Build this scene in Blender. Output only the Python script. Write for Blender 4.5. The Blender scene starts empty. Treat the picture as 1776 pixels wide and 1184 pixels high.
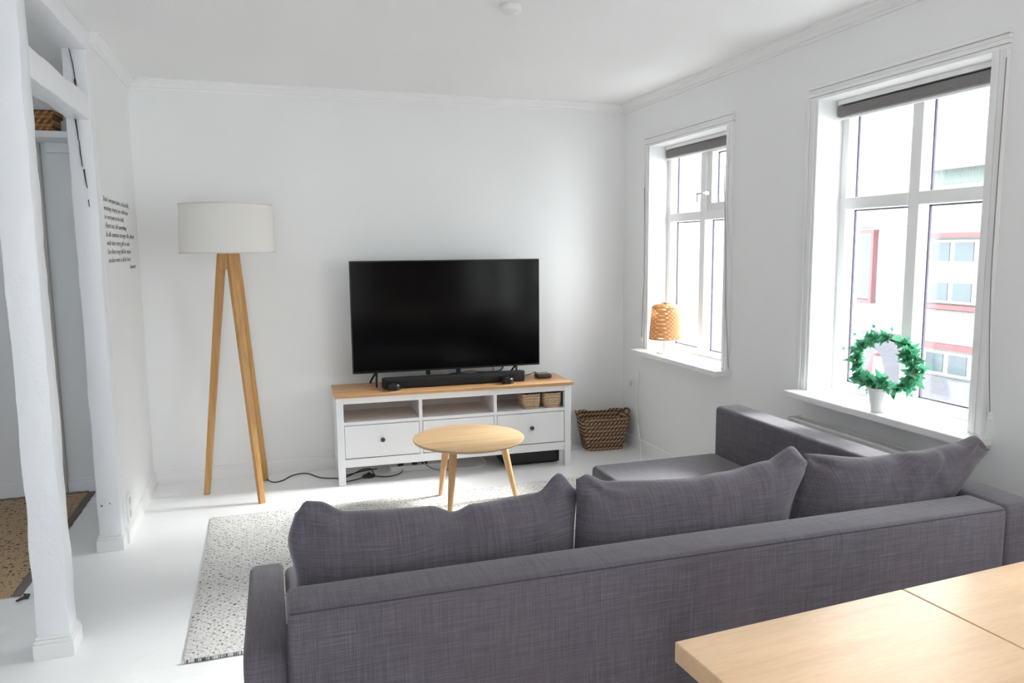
import bpy, bmesh, math, random
from mathutils import Vector, Matrix, noise
random.seed(7)
PI = math.pi
S = bpy.context.scene
COL = S.collection

# ------------------------------------------------------------------ camera
F_PX = 1301.69
RT = Vector((0.95124262, -0.30830846, -0.00913048))
UP = Vector((0.04641909, 0.11382947, 0.9924153))
FW = Vector((0.30493071, 0.94445156, -0.12259084))
cam = bpy.data.cameras.new('camera')
cam.sensor_width = 36.0
cam.lens = F_PX / 1776 * 36.0
cam.clip_start = 0.02
cam.clip_end = 200
camo = bpy.data.objects.new('camera', cam)
COL.objects.link(camo)
camo.matrix_world = Matrix(((RT.x, UP.x, -FW.x, 0), (RT.y, UP.y, -FW.y, 0), (RT.z, UP.z, -FW.z, 1.524), (0, 0, 0, 1)))
S.camera = camo

# ------------------------------------------------------------------ colour management, world, sun
S.view_settings.view_transform = 'Standard'
S.view_settings.look = 'None'
S.view_settings.gamma = 1.0
S.view_settings.use_curve_mapping = False
S.view_settings.exposure = 2.28
S.render.engine = 'CYCLES'
S.cycles.max_bounces = 14
S.cycles.diffuse_bounces = 8
S.cycles.glossy_bounces = 4
S.cycles.transparent_max_bounces = 12
S.cycles.transmission_bounces = 6
S.cycles.sample_clamp_indirect = 6.0
S.cycles.use_denoising = True

w = bpy.data.worlds.new('overcast_sky')
S.world = w
w.use_nodes = True
nt = w.node_tree
bg = nt.nodes['Background']
tc = nt.nodes.new('ShaderNodeTexCoord')
sx = nt.nodes.new('ShaderNodeSeparateXYZ')
cr = nt.nodes.new('ShaderNodeValToRGB')
nt.links.new(tc.outputs['Generated'], sx.inputs[0])
nt.links.new(sx.outputs['Z'], cr.inputs[0])
nt.links.new(cr.outputs[0], bg.inputs['Color'])
cr.color_ramp.elements[0].position = 0.0
cr.color_ramp.elements[0].color = (0.94, 0.975, 1.0, 1)
cr.color_ramp.elements[1].position = 0.6
cr.color_ramp.elements[1].color = (0.955, 0.98, 1.0, 1)
bg.inputs['Strength'].default_value = 2.3

sun = bpy.data.lights.new('sun', 'SUN')
sun.energy = 2.6
sun.angle = math.radians(13)
sun.color = (1.0, 0.995, 0.98)
suno = bpy.data.objects.new('sun', sun)
COL.objects.link(suno)
suno.rotation_euler = Vector((-1.0, 0.0, -0.68)).to_track_quat('-Z', 'Y').to_euler()

def portal(loc, rot, sxx, syy):
    l = bpy.data.lights.new('window_portal', 'AREA')
    l.shape = 'RECTANGLE'; l.size = sxx; l.size_y = syy
    l.cycles.is_portal = True
    o = bpy.data.objects.new('window_portal', l)
    o.location = loc; o.rotation_euler = rot
    COL.objects.link(o)
portal((2.875, 2.688, 1.48), (0, PI / 2, 0), 1.45, 0.92)
portal((2.875, 4.41, 1.48), (0, PI / 2, 0), 1.45, 0.92)
portal((2.875, 0.967, 1.48), (0, PI / 2, 0), 1.45, 0.92)
portal((2.875, -0.75, 1.48), (0, PI / 2, 0), 1.45, 0.92)
portal((-0.5, -2.68, 1.2), (PI / 2, 0, 0), 0.6, 2.2)

# ------------------------------------------------------------------ materials
def mat(name, color, rough=0.5, spec=0.5, metal=0.0, coat=0.0, trans=0.0, sheen=0.0, emit=None):
    m = bpy.data.materials.new(name)
    m.use_nodes = True
    b = m.node_tree.nodes['Principled BSDF']
    b.inputs['Base Color'].default_value = (*color, 1)
    b.inputs['Roughness'].default_value = rough
    b.inputs['Specular IOR Level'].default_value = spec
    b.inputs['Metallic'].default_value = metal
    b.inputs['Coat Weight'].default_value = coat
    b.inputs['Transmission Weight'].default_value = trans
    b.inputs['Sheen Weight'].default_value = sheen
    if emit:
        b.inputs['Emission Color'].default_value = (*emit[0], 1)
        b.inputs['Emission Strength'].default_value = emit[1]
    return m

class NB:
    """small node helper"""
    def __init__(s, m):
        s.m = m; s.t = m.node_tree; s.b = s.t.nodes['Principled BSDF']
        s.tc = s.t.nodes.new('ShaderNodeTexCoord')
    def mapping(s, scale=(1, 1, 1), rot=(0, 0, 0), loc=(0, 0, 0)):
        n = s.t.nodes.new('ShaderNodeMapping')
        n.inputs['Scale'].default_value = scale
        n.inputs['Rotation'].default_value = rot
        n.inputs['Location'].default_value = loc
        s.t.links.new(s.tc.outputs['Object'], n.inputs['Vector'])
        return n.outputs[0]
    def noise(s, vec, scale, detail=2, rough=0.5, dist=0.0):
        n = s.t.nodes.new('ShaderNodeTexNoise')
        n.inputs['Scale'].default_value = scale
        n.inputs['Detail'].default_value = detail
        n.inputs['Roughness'].default_value = rough
        n.inputs['Distortion'].default_value = dist
        s.t.links.new(vec, n.inputs['Vector'])
        return n.outputs['Fac']
    def wave(s, vec, scale, dist=0.0, typ='BANDS', d='X', prof='SIN', det=0):
        n = s.t.nodes.new('ShaderNodeTexWave')
        n.wave_type = typ; n.wave_profile = prof
        if typ == 'BANDS': n.bands_direction = d
        n.inputs['Scale'].default_value = scale
        n.inputs['Distortion'].default_value = dist
        n.inputs['Detail'].default_value = det
        s.t.links.new(vec, n.inputs['Vector'])
        return n.outputs['Fac']
    def vor(s, vec, scale, feat='F1', out='Distance', rnd=1.0):
        n = s.t.nodes.new('ShaderNodeTexVoronoi')
        n.feature = feat
        n.inputs['Scale'].default_value = scale
        n.inputs['Randomness'].default_value = rnd
        s.t.links.new(vec, n.inputs['Vector'])
        return n.outputs[out]
    def ramp(s, fac, stops, interp='LINEAR'):
        n = s.t.nodes.new('ShaderNodeValToRGB')
        n.color_ramp.interpolation = interp
        e = n.color_ramp.elements
        while len(e) < len(stops): e.new(0.5)
        for k, (p, c) in enumerate(stops):
            e[k].position = p
            e[k].color = (*c, 1) if len(c) == 3 else c
        s.t.links.new(fac, n.inputs[0])
        return n.outputs[0]
    def math(s, op, a, b=None):
        n = s.t.nodes.new('ShaderNodeMath'); n.operation = op
        for i, v in enumerate((a, b)):
            if v is None: continue
            if isinstance(v, (int, float)): n.inputs[i].default_value = v
            else: s.t.links.new(v, n.inputs[i])
        return n.outputs[0]
    def mix(s, fac, a, b, mode='MIX'):
        n = s.t.nodes.new('ShaderNodeMix'); n.data_type = 'RGBA'; n.blend_type = mode
        if isinstance(fac, (int, float)): n.inputs['Factor'].default_value = fac
        else: s.t.links.new(fac, n.inputs['Factor'])
        for key, v in ((6, a), (7, b)):
            if isinstance(v, tuple): n.inputs[key].default_value = (*v, 1)
            else: s.t.links.new(v, n.inputs[key])
        return n.outputs[2]
    def color(s, c): s.t.links.new(c, s.b.inputs['Base Color'])
    def rough(s, c): s.t.links.new(c, s.b.inputs['Roughness'])
    def bump(s, h, strength=0.3, dist=0.002):
        n = s.t.nodes.new('ShaderNodeBump')
        n.inputs['Strength'].default_value = strength
        n.inputs['Distance'].default_value = dist
        s.t.links.new(h, n.inputs['Height'])
        s.t.links.new(n.outputs[0], s.b.inputs['Normal'])

def painted(name, c, rough=0.55, spec=0.4, bs=0.15, sc=18, bd=0.002):
    m = mat(name, c, rough, spec)
    n = NB(m)
    v = n.mapping()
    f = n.noise(v, sc, 3, 0.6)
    n.bump(f, bs, bd)
    g = n.noise(v, 1.3, 2)
    n.color(n.mix(g, tuple(x * 0.975 for x in c), tuple(min(1, x * 1.02) for x in c)))
    return m

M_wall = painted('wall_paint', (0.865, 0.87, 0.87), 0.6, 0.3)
M_ceil = painted('ceiling_paint', (0.90, 0.90, 0.895), 0.7, 0.2)
M_gloss = painted('gloss_white_trim', (0.87, 0.87, 0.87), 0.3, 0.5, 0.08, 12)
M_timber = painted('painted_timber', (0.85, 0.86, 0.89), 0.32, 0.5, 0.6, 9, 0.012)
M_crack = mat('dark_crack', (0.05, 0.05, 0.06), 0.9)
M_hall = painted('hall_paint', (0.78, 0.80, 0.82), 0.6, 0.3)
M_rear = painted('brown_timber_wall', (0.16, 0.10, 0.06), 0.6, 0.3)

def floor_mat():
    m = mat('white_floor_paint', (0.82, 0.83, 0.83), 0.22, 0.5)
    n = NB(m)
    v = n.mapping((1, 1, 1))
    br = n.t.nodes.new('ShaderNodeTexBrick')
    br.inputs['Scale'].default_value = 1.0
    br.inputs['Brick Width'].default_value = 4.5
    br.inputs['Row Height'].default_value = 0.12
    br.inputs['Mortar Size'].default_value = 0.0012
    br.inputs['Mortar Smooth'].default_value = 0.6
    br.inputs['Color1'].default_value = (0.91, 0.915, 0.92, 1)
    br.inputs['Color2'].default_value = (0.90, 0.905, 0.91, 1)
    br.inputs['Mortar'].default_value = (0.85, 0.855, 0.86, 1)
    n.t.links.new(v, br.inputs['Vector'])
    n.color(br.outputs['Color'])
    f = n.noise(n.mapping((1, 2, 1)), 1.2, 0)
    n.rough(n.ramp(f, [(0.3, (0.22,) * 3), (0.75, (0.28,) * 3)]))
    return m
M_floor = floor_mat()

def wood(name, c1, c2, axis='X', rough=0.4, scale=1.0, spec=0.4):
    m = mat(name, c1, rough, spec)
    n = NB(m)
    sc = {'X': (1.2, 14, 14), 'Y': (14, 1.2, 14), 'Z': (14, 14, 1.2)}[axis]
    v = n.mapping(tuple(a * scale for a in sc))
    f = n.noise(v, 2.2, 6, 0.62, 0.6)
    v2 = n.mapping(tuple(a * scale * 4 for a in sc))
    g = n.noise(v2, 6, 3, 0.6)
    col = n.ramp(f, [(0.30, c2), (0.52, c1), (0.75, tuple(min(1, x * 1.10) for x in c1))])
    col = n.mix(n.ramp(g, [(0.35, (0.0,) * 3), (0.7, (0.35,) * 3)]), col, tuple(x * 0.8 for x in c2))
    n.color(col)
    n.bump(g, 0.08, 0.001)
    return m
M_lampwood = wood('oiled_pine', (0.60, 0.335, 0.125), (0.46, 0.225, 0.075), 'Z', 0.42)
M_benchtop = wood('antique_stained_pine', (0.62, 0.355, 0.17), (0.48, 0.25, 0.105), 'X', 0.36)
M_coffee = wood('light_oak_round', (0.56, 0.39, 0.23), (0.45, 0.29, 0.155), 'X', 0.4)
M_cleg = wood('light_oak_leg', (0.68, 0.42, 0.20), (0.56, 0.32, 0.14), 'Z', 0.4)
M_dine = wood('oiled_oak_dining', (0.73, 0.50, 0.305), (0.64, 0.42, 0.24), 'X', 0.33, 0.9, 0.5)

def fabric(name, c, sc=1.0):
    m = mat(name, c, 0.92, 0.15, sheen=0.3)
    n = NB(m)
    b = n.t.nodes['Principled BSDF']
    b.inputs['Sheen Roughness'].default_value = 0.45
    geo = n.t.nodes.new('ShaderNodeNewGeometry')
    sp = n.t.nodes.new('ShaderNodeSeparateXYZ'); n.t.links.new(geo.outputs['Normal'], sp.inputs[0])
    def wt(k): return n.math('SUBTRACT', 1.0, n.math('POWER', n.math('ABSOLUTE', sp.outputs[k]), 1.5))
    a1 = n.noise(n.mapping((4 * sc, 4 * sc, 190 * sc)), 2.2, 3, 0.65)
    a2 = n.noise(n.mapping((190 * sc, 4 * sc, 4 * sc)), 2.2, 3, 0.65)
    a3 = n.noise(n.mapping((4 * sc, 190 * sc, 4 * sc)), 2.2, 3, 0.65)
    num = n.math('ADD', n.math('ADD', n.math('MULTIPLY', a1, n.math('MULTIPLY', wt(2), 1.15)), n.math('MULTIPLY', a2, wt(0))), n.math('MULTIPLY', a3, wt(1)))
    den = n.math('ADD', n.math('ADD', n.math('MULTIPLY', wt(2), 1.15), wt(0)), wt(1))
    f = n.math('DIVIDE', num, den)
    big = n.noise(n.mapping(), 2.5, 2)
    col = n.ramp(f, [(0.40, tuple(x * 0.74 for x in c)), (0.5, c), (0.62, tuple(x * 1.42 for x in c))])
    col = n.mix(n.ramp(big, [(0.35, (0.0,) * 3), (0.7, (0.25,) * 3)]), col, tuple(x * y for x, y in zip(c, (1.25, 1.02, 0.95))))
    n.color(col)
    n.bump(f, 0.25, 0.001)
    return m
M_sofa = fabric('slate_grey_weave', (0.118, 0.106, 0.127))
M_pipe = mat('dark_seam', (0.05, 0.046, 0.058), 0.9)

M_shade = mat('off_white_linen', (0.80, 0.775, 0.735), 0.9, 0.1)
def _shade():
    n = NB(M_shade)
    f = n.noise(n.mapping((120, 120, 5)), 3, 2)
    n.bump(f, 0.2, 0.001)
    n.b.inputs['Subsurface Weight'].default_value = 0.0
_shade()
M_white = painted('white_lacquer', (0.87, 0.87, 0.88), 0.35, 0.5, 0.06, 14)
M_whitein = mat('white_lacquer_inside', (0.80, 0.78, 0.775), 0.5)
M_metalwhite = mat('white_metal', (0.84, 0.84, 0.83), 0.3)
M_radiator = mat('radiator_enamel', (0.76, 0.76, 0.74), 0.35)
M_knob = mat('dark_pewter_knob', (0.10, 0.10, 0.105), 0.38, 0.5, 0.7)
M_screen = mat('black_glass_screen', (0.0025, 0.0025, 0.003), 0.13, 0.32)
M_black = mat('satin_black_plastic', (0.012, 0.012, 0.014), 0.35)
M_blackm = mat('matt_black_cloth', (0.010, 0.011, 0.013), 0.75)
M_brownp = mat('dark_brown_plastic', (0.045, 0.030, 0.026), 0.35)
M_cable = mat('black_cable', (0.012, 0.012, 0.012), 0.5)
M_wcable = mat('white_cable', (0.85, 0.85, 0.84), 0.45)
M_ledge = mat('chrome_ring', (0.6, 0.6, 0.62), 0.2, 0.5, 1.0)
M_plastic = mat('white_plastic', (0.84, 0.84, 0.83), 0.35)
M_gasket = mat('dark_gasket', (0.10, 0.09, 0.13), 0.6)
M_steel = mat('brushed_steel', (0.55, 0.55, 0.55), 0.3, 0.5, 1.0)
M_pot = mat('glazed_white_pot', (0.86, 0.86, 0.86), 0.25)
M_soil = mat('dark_soil', (0.03, 0.022, 0.015), 0.95)
M_stem = mat('ivy_stem', (0.10, 0.055, 0.03), 0.7)
M_ink = mat('black_vinyl_letters', (0.16, 0.16, 0.165), 0.6)
M_bulb = mat('warm_bulb', (1, 0.8, 0.5), 0.5, emit=((1.0, 0.75, 0.50), 0.8))

def blind_mat():
    m = mat('grey_blind_cloth', (0.2, 0.19, 0.185), 0.85, 0.2)
    n = NB(m)
    f = n.noise(n.mapping((200, 200, 200)), 3, 2)
    n.color(n.ramp(f, [(0.35, (0.17, 0.162, 0.16)), (0.65, (0.25, 0.238, 0.23))]))
    return m
M_blind = blind_mat()

def glass():
    m = bpy.data.materials.new('window_glass')
    m.use_nodes = True
    t = m.node_tree
    for x in list(t.nodes): t.nodes.remove(x)
    o = t.nodes.new('ShaderNodeOutputMaterial')
    mx = t.nodes.new('ShaderNodeMixShader')
    a = t.nodes.new('ShaderNodeBsdfTransparent')
    a.inputs[0].default_value = (0.97, 0.985, 0.98, 1)
    g = t.nodes.new('ShaderNodeBsdfGlossy')
    g.inputs['Roughness'].default_value = 0.02
    mx.inputs[0].default_value = 0.05
    t.links.new(a.outputs[0], mx.inputs[1]); t.links.new(g.outputs[0], mx.inputs[2])
    t.links.new(mx.outputs[0], o.inputs[0])
    return m
M_glass = glass()

def woven(name, c_lo, c_mid, c_hi, sx_=60, sz_=60, diag=True, bd=0.004):
    m = mat(name, c_mid, 0.75, 0.3)
    n = NB(m)
    if diag:
        w1 = n.wave(n.mapping((1, 1, 1), (0, 0.9, 0)), sx_, 1.5, d='Z')
        w2 = n.wave(n.mapping((1, 1, 1)), sz_, 0.6, d='Z')
        w3 = n.wave(n.mapping((1, 1, 1), (0.9, 0, 0)), sx_, 1.5, d='Z')
        f = n.math('MULTIPLY', n.math('MAXIMUM', w1, n.math('MULTIPLY', w3, 0.6)), n.math('ADD', n.math('MULTIPLY', w2, 0.6), 0.4))
    else:
        w1 = n.wave(n.mapping(), sx_, 2.0, d='DIAGONAL')
        w2 = n.wave(n.mapping(), sz_, 1.0, d='Z')
        f = n.math('MULTIPLY', n.math('ADD', n.math('MULTIPLY', w1, 0.7), 0.3), n.math('ADD', n.math('MULTIPLY', w2, 0.7), 0.3))
    n.color(n.ramp(f, [(0.1, c_lo), (0.38, c_mid), (0.75, c_hi)]))
    n.bump(f, 0.9, bd)
    return m
M_rattan = woven('brown_rattan', (0.06, 0.032, 0.018), (0.21, 0.12, 0.07), (0.50, 0.35, 0.22), 13, 11)
M_seagrass = woven('pale_seagrass', (0.33, 0.21, 0.12), (0.56, 0.39, 0.25), (0.70, 0.54, 0.38), 22, 18)
M_chip = woven('brown_chip_basket', (0.12, 0.055, 0.02), (0.27, 0.135, 0.05), (0.42, 0.23, 0.09), 10, 14)

def bamboo_mat():
    m = bpy.data.materials.new('woven_bamboo')
    m.use_nodes = True
    n = NB(m); t = m.node_tree; b = n.b
    b.inputs['Roughness'].default_value = 0.5
    # cross-hatched strips leave small gaps
    br = n.t.nodes.new('ShaderNodeTexChecker')
    br.inputs['Scale'].default_value = 1.0
    w1 = n.wave(n.mapping((1, 1, 1), (0, 0, 0)), 22, 0.0, d='DIAGONAL')
    vv = n.mapping((1, 1, -1))
    w2 = n.wave(vv, 22, 0.0, d='DIAGONAL')
    f = n.math('MULTIPLY', w1, w2)
    g = n.noise(n.mapping(), 30, 2)
    col = n.ramp(n.math('ADD', n.math('MULTIPLY', f, 0.8), n.math('MULTIPLY', g, 0.2)),
                 [(0.1, (0.42, 0.21, 0.085)), (0.5, (0.62, 0.36, 0.17)), (0.9, (0.80, 0.55, 0.31))])
    n.color(col)
    n.bump(f, 0.6, 0.003)
    tr = t.nodes.new('ShaderNodeBsdfTranslucent')
    t.links.new(col, tr.inputs[0])
    mx = t.nodes.new('ShaderNodeMixShader')
    mx.inputs[0].default_value = 0.35
    out = t.nodes['Material Output']
    t.links.new(b.outputs[0], mx.inputs[1]); t.links.new(tr.outputs[0], mx.inputs[2])
    ts = t.nodes.new('ShaderNodeBsdfTransparent')
    m2 = t.nodes.new('ShaderNodeMixShader')
    t.links.new(n.ramp(f, [(0.80, (0,) * 3), (0.9, (1,) * 3)]), m2.inputs[0])
    t.links.new(mx.outputs[0], m2.inputs[1]); t.links.new(ts.outputs[0], m2.inputs[2])
    t.links.new(m2.outputs[0], out.inputs[0])
    return m
M_bamboo = bamboo_mat()

def leaf_mat():
    m = bpy.data.materials.new('ivy_leaf')
    m.use_nodes = True
    n = NB(m); t = m.node_tree; b = n.b
    b.inputs['Roughness'].default_value = 0.4
    g = n.noise(n.mapping(), 22, 2)
    col = n.ramp(g, [(0.35, (0.006, 0.06, 0.02)), (0.52, (0.02, 0.14, 0.055)), (0.70, (0.09, 0.30, 0.15))])
    n.color(col)
    tr = t.nodes.new('ShaderNodeBsdfTranslucent')
    tr.inputs[0].default_value = (0.12, 0.50, 0.28, 1)
    mx = t.nodes.new('ShaderNodeMixShader'); mx.inputs[0].default_value = 0.28
    t.links.new(b.outputs[0], mx.inputs[1]); t.links.new(tr.outputs[0], mx.inputs[2])
    t.links.new(mx.outputs[0], t.nodes['Material Output'].inputs[0])
    return m
M_leaf = leaf_mat()

def rug_mat():
    m = mat('woven_wool_rug', (0.5, 0.49, 0.47), 0.95, 0.05)
    n = NB(m)
    v = n.mapping((1, 1, 1))
    # concentric diamonds of broken yarn lines
    ck = n.vor(n.mapping((1, 1, 0.0), (0, 0, PI / 4)), 110, out='Color', rnd=0.75)
    sep = n.t.nodes.new('ShaderNodeSeparateColor'); n.t.links.new(ck, sep.inputs[0])
    r = sep.outputs[0]
    d1 = n.wave(n.mapping((1, 1, 1), (0, 0, PI / 4)), 13, 6, d='X', det=2)
    d2 = n.wave(n.mapping((1, 1, 1), (0, 0, -PI / 4)), 13, 6, d='X', det=2)
    d = n.math('MAXIMUM', d1, d2)
    f = n.math('ADD', n.math('MULTIPLY', r, 0.65), n.math('MULTIPLY', d, 0.35))
    col = n.ramp(f, [(0.15, (0.16, 0.16, 0.165)), (0.23, (0.34, 0.335, 0.33)), (0.33, (0.60, 0.585, 0.565)), (0.7, (0.76, 0.745, 0.725))])
    n.color(col)
    bm_ = n.vor(n.mapping((1, 1, 0.0), (0, 0, PI / 4)), 95, rnd=0.5)
    n.bump(bm_, 0.8, 0.004)
    return m
M_rug = rug_mat()

def jute_mat():
    m = mat('jute_weave', (0.4, 0.28, 0.15), 0.95, 0.05)
    n = NB(m)
    a = n.noise(n.mapping((60, 60, 1)), 3, 2)
    base = n.ramp(a, [(0.35, (0.36, 0.25, 0.15)), (0.6, (0.58, 0.43, 0.28))])
    s1 = n.noise(n.mapping((26, 40, 1), (0, 0, 0.7)), 1.6, 2, 0.5, 1.0)
    col = n.mix(n.ramp(s1, [(0.60, (0,) * 3), (0.63, (1,) * 3)]), base, (0.025, 0.022, 0.022))
    n.color(col)
    n.bump(a, 0.8, 0.004)
    return m
M_jute = jute_mat()
M_jedge = mat('dark_wool_border', (0.19, 0.165, 0.15), 0.95, 0.05)

# exterior
M_facade = painted('white_render', (0.26, 0.262, 0.262), 0.9, 0.1, 0.1, 3)
M_red = mat('red_trim', (0.13, 0.042, 0.046), 0.6)
M_roof = mat('red_corrugated_roof', (0.23, 0.165, 0.165), 0.6)
M_corr = mat('pale_green_corrugated_metal', (0.135, 0.17, 0.162), 0.5)
M_corrw = mat('white_corrugated_metal', (0.22, 0.228, 0.228), 0.5)
for _m, _s in ((M_roof, 24), (M_corr, 24), (M_corrw, 24)):
    _n = NB(_m); _w = _n.wave(_n.mapping(), _s / 3.0, 0, d='Y')
    _n.bump(_w, 0.8, 0.03)
M_pane = mat('far_window_pane', (0.045, 0.062, 0.072), 0.15, 0.5)
M_road = painted('grey_asphalt', (0.22, 0.22, 0.23), 0.9, 0.2, 0.4, 30)
M_stone = painted('grey_stone_base', (0.10, 0.10, 0.115), 0.9, 0.2, 0.6, 12, 0.02)
M_pave = painted('pale_pavement', (0.84, 0.85, 0.86), 0.9, 0.1)
M_canvas_r = mat('red_canvas', (0.17, 0.05, 0.06), 0.8)
M_canvas_w = mat('white_canvas', (0.36, 0.36, 0.36), 0.8)

# ------------------------------------------------------------------ build helpers
def link(name, bm, m, parent=None, smooth=None, world=True):
    """finish a bmesh as one mesh object; geometry given in world space is brought into the parent's frame"""
    if parent is not None and world:
        root = parent
        while root.parent is not None: root = root.parent
        M = Matrix.LocRotScale(root.location, root.rotation_euler, None)
        bm.transform(M.inverted())
    bmesh.ops.recalc_face_normals(bm, faces=bm.faces[:])
    me = bpy.data.meshes.new(name)
    if smooth is not None:
        for f in bm.faces: f.smooth = True
        for e in bm.edges:
            if len(e.link_faces) == 2 and e.calc_face_angle(0) > smooth: e.smooth = False
    bm.to_mesh(me); bm.free()
    me.materials.append(m)
    o = bpy.data.objects.new(name, me)
    COL.objects.link(o)
    if parent is not None: o.parent = parent
    return o

def tag(o, label=None, cat=None, group=None, kind=None):
    if label: o['label'] = label
    if cat: o['category'] = cat
    if group: o['group'] = group
    if kind: o['kind'] = kind
    return o

def thing(name, loc, label, cat, rz=0, group=None):
    o = bpy.data.objects.new(name, None)
    o.empty_display_size = 0.1
    o.location = loc; o.rotation_euler = (0, 0, rz)
    COL.objects.link(o)
    return tag(o, label, cat, group)

def top(name, bm, m, loc, label, cat, group=None, smooth=None):
    """a thing that is one mesh, its origin at its base"""
    bm.transform(Matrix.Translation(-Vector(loc)))
    o = link(name, bm, m, None, smooth)
    o.location = loc
    return tag(o, label, cat, group)

def struct(name, bm, m, parent=None, smooth=None):
    o = link(name, bm, m, parent, smooth)
    if parent is None: o['kind'] = 'structure'
    return o

def NBM(): return bmesh.new()

def box(bm, x0, x1, y0, y1, z0, z1, bev=0.0, seg=2, M=None):
    r = bmesh.ops.create_cube(bm, size=1.0)
    vs = r['verts']
    bmesh.ops.scale(bm, verts=vs, vec=(abs(x1 - x0), abs(y1 - y0), abs(z1 - z0)))
    bmesh.ops.translate(bm, verts=vs, vec=((x0 + x1) / 2, (y0 + y1) / 2, (z0 + z1) / 2))
    if bev > 0:
        es = list({e for v in vs for e in v.link_edges})
        rr = bmesh.ops.bevel(bm, geom=es, offset=bev, segments=seg, profile=0.5, affect='EDGES', clamp_overlap=True)
        vs = [v for v in rr['verts']] if M is not None else vs
        if M is not None: vs = list({v for f in rr['faces'] for v in f.verts} | set(rr['verts']))
    if M is not None: bmesh.ops.transform(bm, matrix=M, verts=vs)
    return bm

def tube(bm, pts, r, n=8, cap=True, rads=None):
    pts = [Vector(p) for p in pts]
    rings = []
    prev = None
    for i, p in enumerate(pts):
        if i == 0: d = pts[1] - p
        elif i == len(pts) - 1: d = p - pts[i - 1]
        else: d = pts[i + 1] - pts[i - 1]
        d.normalize()
        if prev is None:
            a = Vector((0, 0, 1)) if abs(d.z) < 0.9 else Vector((1, 0, 0))
            u = d.cross(a).normalized()
        else:
            u = (prev - d * prev.dot(d)).normalized()
        prev = u
        v = d.cross(u)
        rr = rads[i] if rads else r
        rings.append([bm.verts.new(p + (u * math.cos(2 * PI * k / n) + v * math.sin(2 * PI * k / n)) * rr) for k in range(n)])
    for a, b in zip(rings, rings[1:]):
        for k in range(n): bm.faces.new((a[k], a[(k + 1) % n], b[(k + 1) % n], b[k]))
    if cap:
        bm.faces.new(rings[0][::-1]); bm.faces.new(rings[-1])
    return bm

def lathe(bm, prof, c, n=32, cap0=True, cap1=True, sx_=1.0, sy_=1.0):
    rings = []
    for r, z in prof:
        rings.append([bm.verts.new((c[0] + r * sx_ * math.cos(2 * PI * k / n), c[1] + r * sy_ * math.sin(2 * PI * k / n), c[2] + z)) for k in range(n)])
    for a, b in zip(rings, rings[1:]):
        for k in range(n): bm.faces.new((a[k], a[(k + 1) % n], b[(k + 1) % n], b[k]))
    if cap0: bm.faces.new(rings[0][::-1])
    if cap1: bm.faces.new(rings[-1])
    return bm

def smooth_path(pts, sub=6):
    P = [Vector(p) for p in pts]
    out = []
    for i in range(len(P) - 1):
        p0 = P[max(i - 1, 0)]; p1 = P[i]; p2 = P[i + 1]; p3 = P[min(i + 2, len(P) - 1)]
        for k in range(sub):
            t = k / sub
            out.append(0.5 * ((2 * p1) + (p2 - p0) * t + (2 * p0 - 5 * p1 + 4 * p2 - p3) * t * t + (3 * p1 - p0 - 3 * p2 + p3) * t ** 3))
    out.append(P[-1])
    return out

def prism(bm, poly, axis, a0, a1):
    """extrude a 2D polygon along an axis; poly coords are the other two axes in xyz order"""
    def mk(p, a):
        if axis == 'x': return (a, p[0], p[1])
        if axis == 'y': return (p[0], a, p[1])
        return (p[0], p[1], a)
    A = [bm.verts.new(mk(p, a0)) for p in poly]; B = [bm.verts.new(mk(p, a1)) for p in poly]
    n = len(poly)
    for k in range(n): bm.faces.new((A[k], A[(k + 1) % n], B[(k + 1) % n], B[k]))
    bm.faces.new(A[::-1]); bm.faces.new(B)
    return bm

def rot2(x, y, a): return x * math.cos(a) - y * math.sin(a), x * math.sin(a) + y * math.cos(a)

# ------------------------------------------------------------------ room shell
L, R, D, H = -0.775, 2.626, 5.30, 2.589
RO = 2.90                       # outer face of the window wall
HX = -2.3                       # hall side
REAR = -2.6
Z0, Z1 = 0.785, 2.236           # window opening
W2 = (2.221, 3.154); W1 = (3.937, 4.882); W3 = (0.505, 1.438); W4 = (-1.211, -0.278)

bm = NBM(); box(bm, HX - .1, RO, REAR - .1, D + .15, -0.12, 0.0); struct('floor', bm, M_floor)
bm = NBM(); box(bm, HX - .1, RO, REAR - .1, D + .15, H, H + 0.12); struct('ceiling', bm, M_ceil)
bm = NBM(); box(bm, L - .10, RO, D, D + .15, 0, H); struct('wall_back', bm, M_wall)
bm = NBM()
box(bm, R, RO, REAR, W4[0], 0, H)
box(bm, R, RO, W4[1], W3[0], 0, H)
box(bm, R, RO, W3[1], W2[0], 0, H)
for q in (W3, W4):
    box(bm, R, RO, q[0], q[1], 0, Z0 - .035); box(bm, R, RO, q[0], q[1], Z1, H)
box(bm, R, RO, W2[0], W2[1], 0, Z0 - .035); box(bm, R, RO, W2[0], W2[1], Z1, H)
box(bm, R, RO, W2[1], W1[0], 0, H)
box(bm, R, RO, W1[0], W1[1], 0, Z0 - .035); box(bm, R, RO, W1[0], W1[1], Z1, H)
box(bm, R, RO, W1[1], D, 0, H)
struct('wall_right', bm, M_wall)
bm = NBM(); box(bm, L - .10, L, 4.24, D, 0, H); struct('wall_left', bm, M_wall)
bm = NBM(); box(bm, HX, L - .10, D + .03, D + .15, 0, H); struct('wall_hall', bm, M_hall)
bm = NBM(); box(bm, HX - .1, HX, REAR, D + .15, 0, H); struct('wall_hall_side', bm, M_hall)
bm = NBM()
box(bm, HX, -0.8, REAR - .1, REAR, 0, H); box(bm, -0.8, -0.2, REAR - .1, REAR, 0, 0.1)
box(bm, -0.8, -0.2, REAR - .1, REAR, 2.3, H); box(bm, -.2, 1.0, REAR - .1, REAR, 0, H)
struct('wall_rear', bm, M_wall)
bm = NBM(); box(bm, 1.0, RO, REAR - .1, REAR, 0, H); struct('wall_rear_panelled', bm, M_rear)

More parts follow.
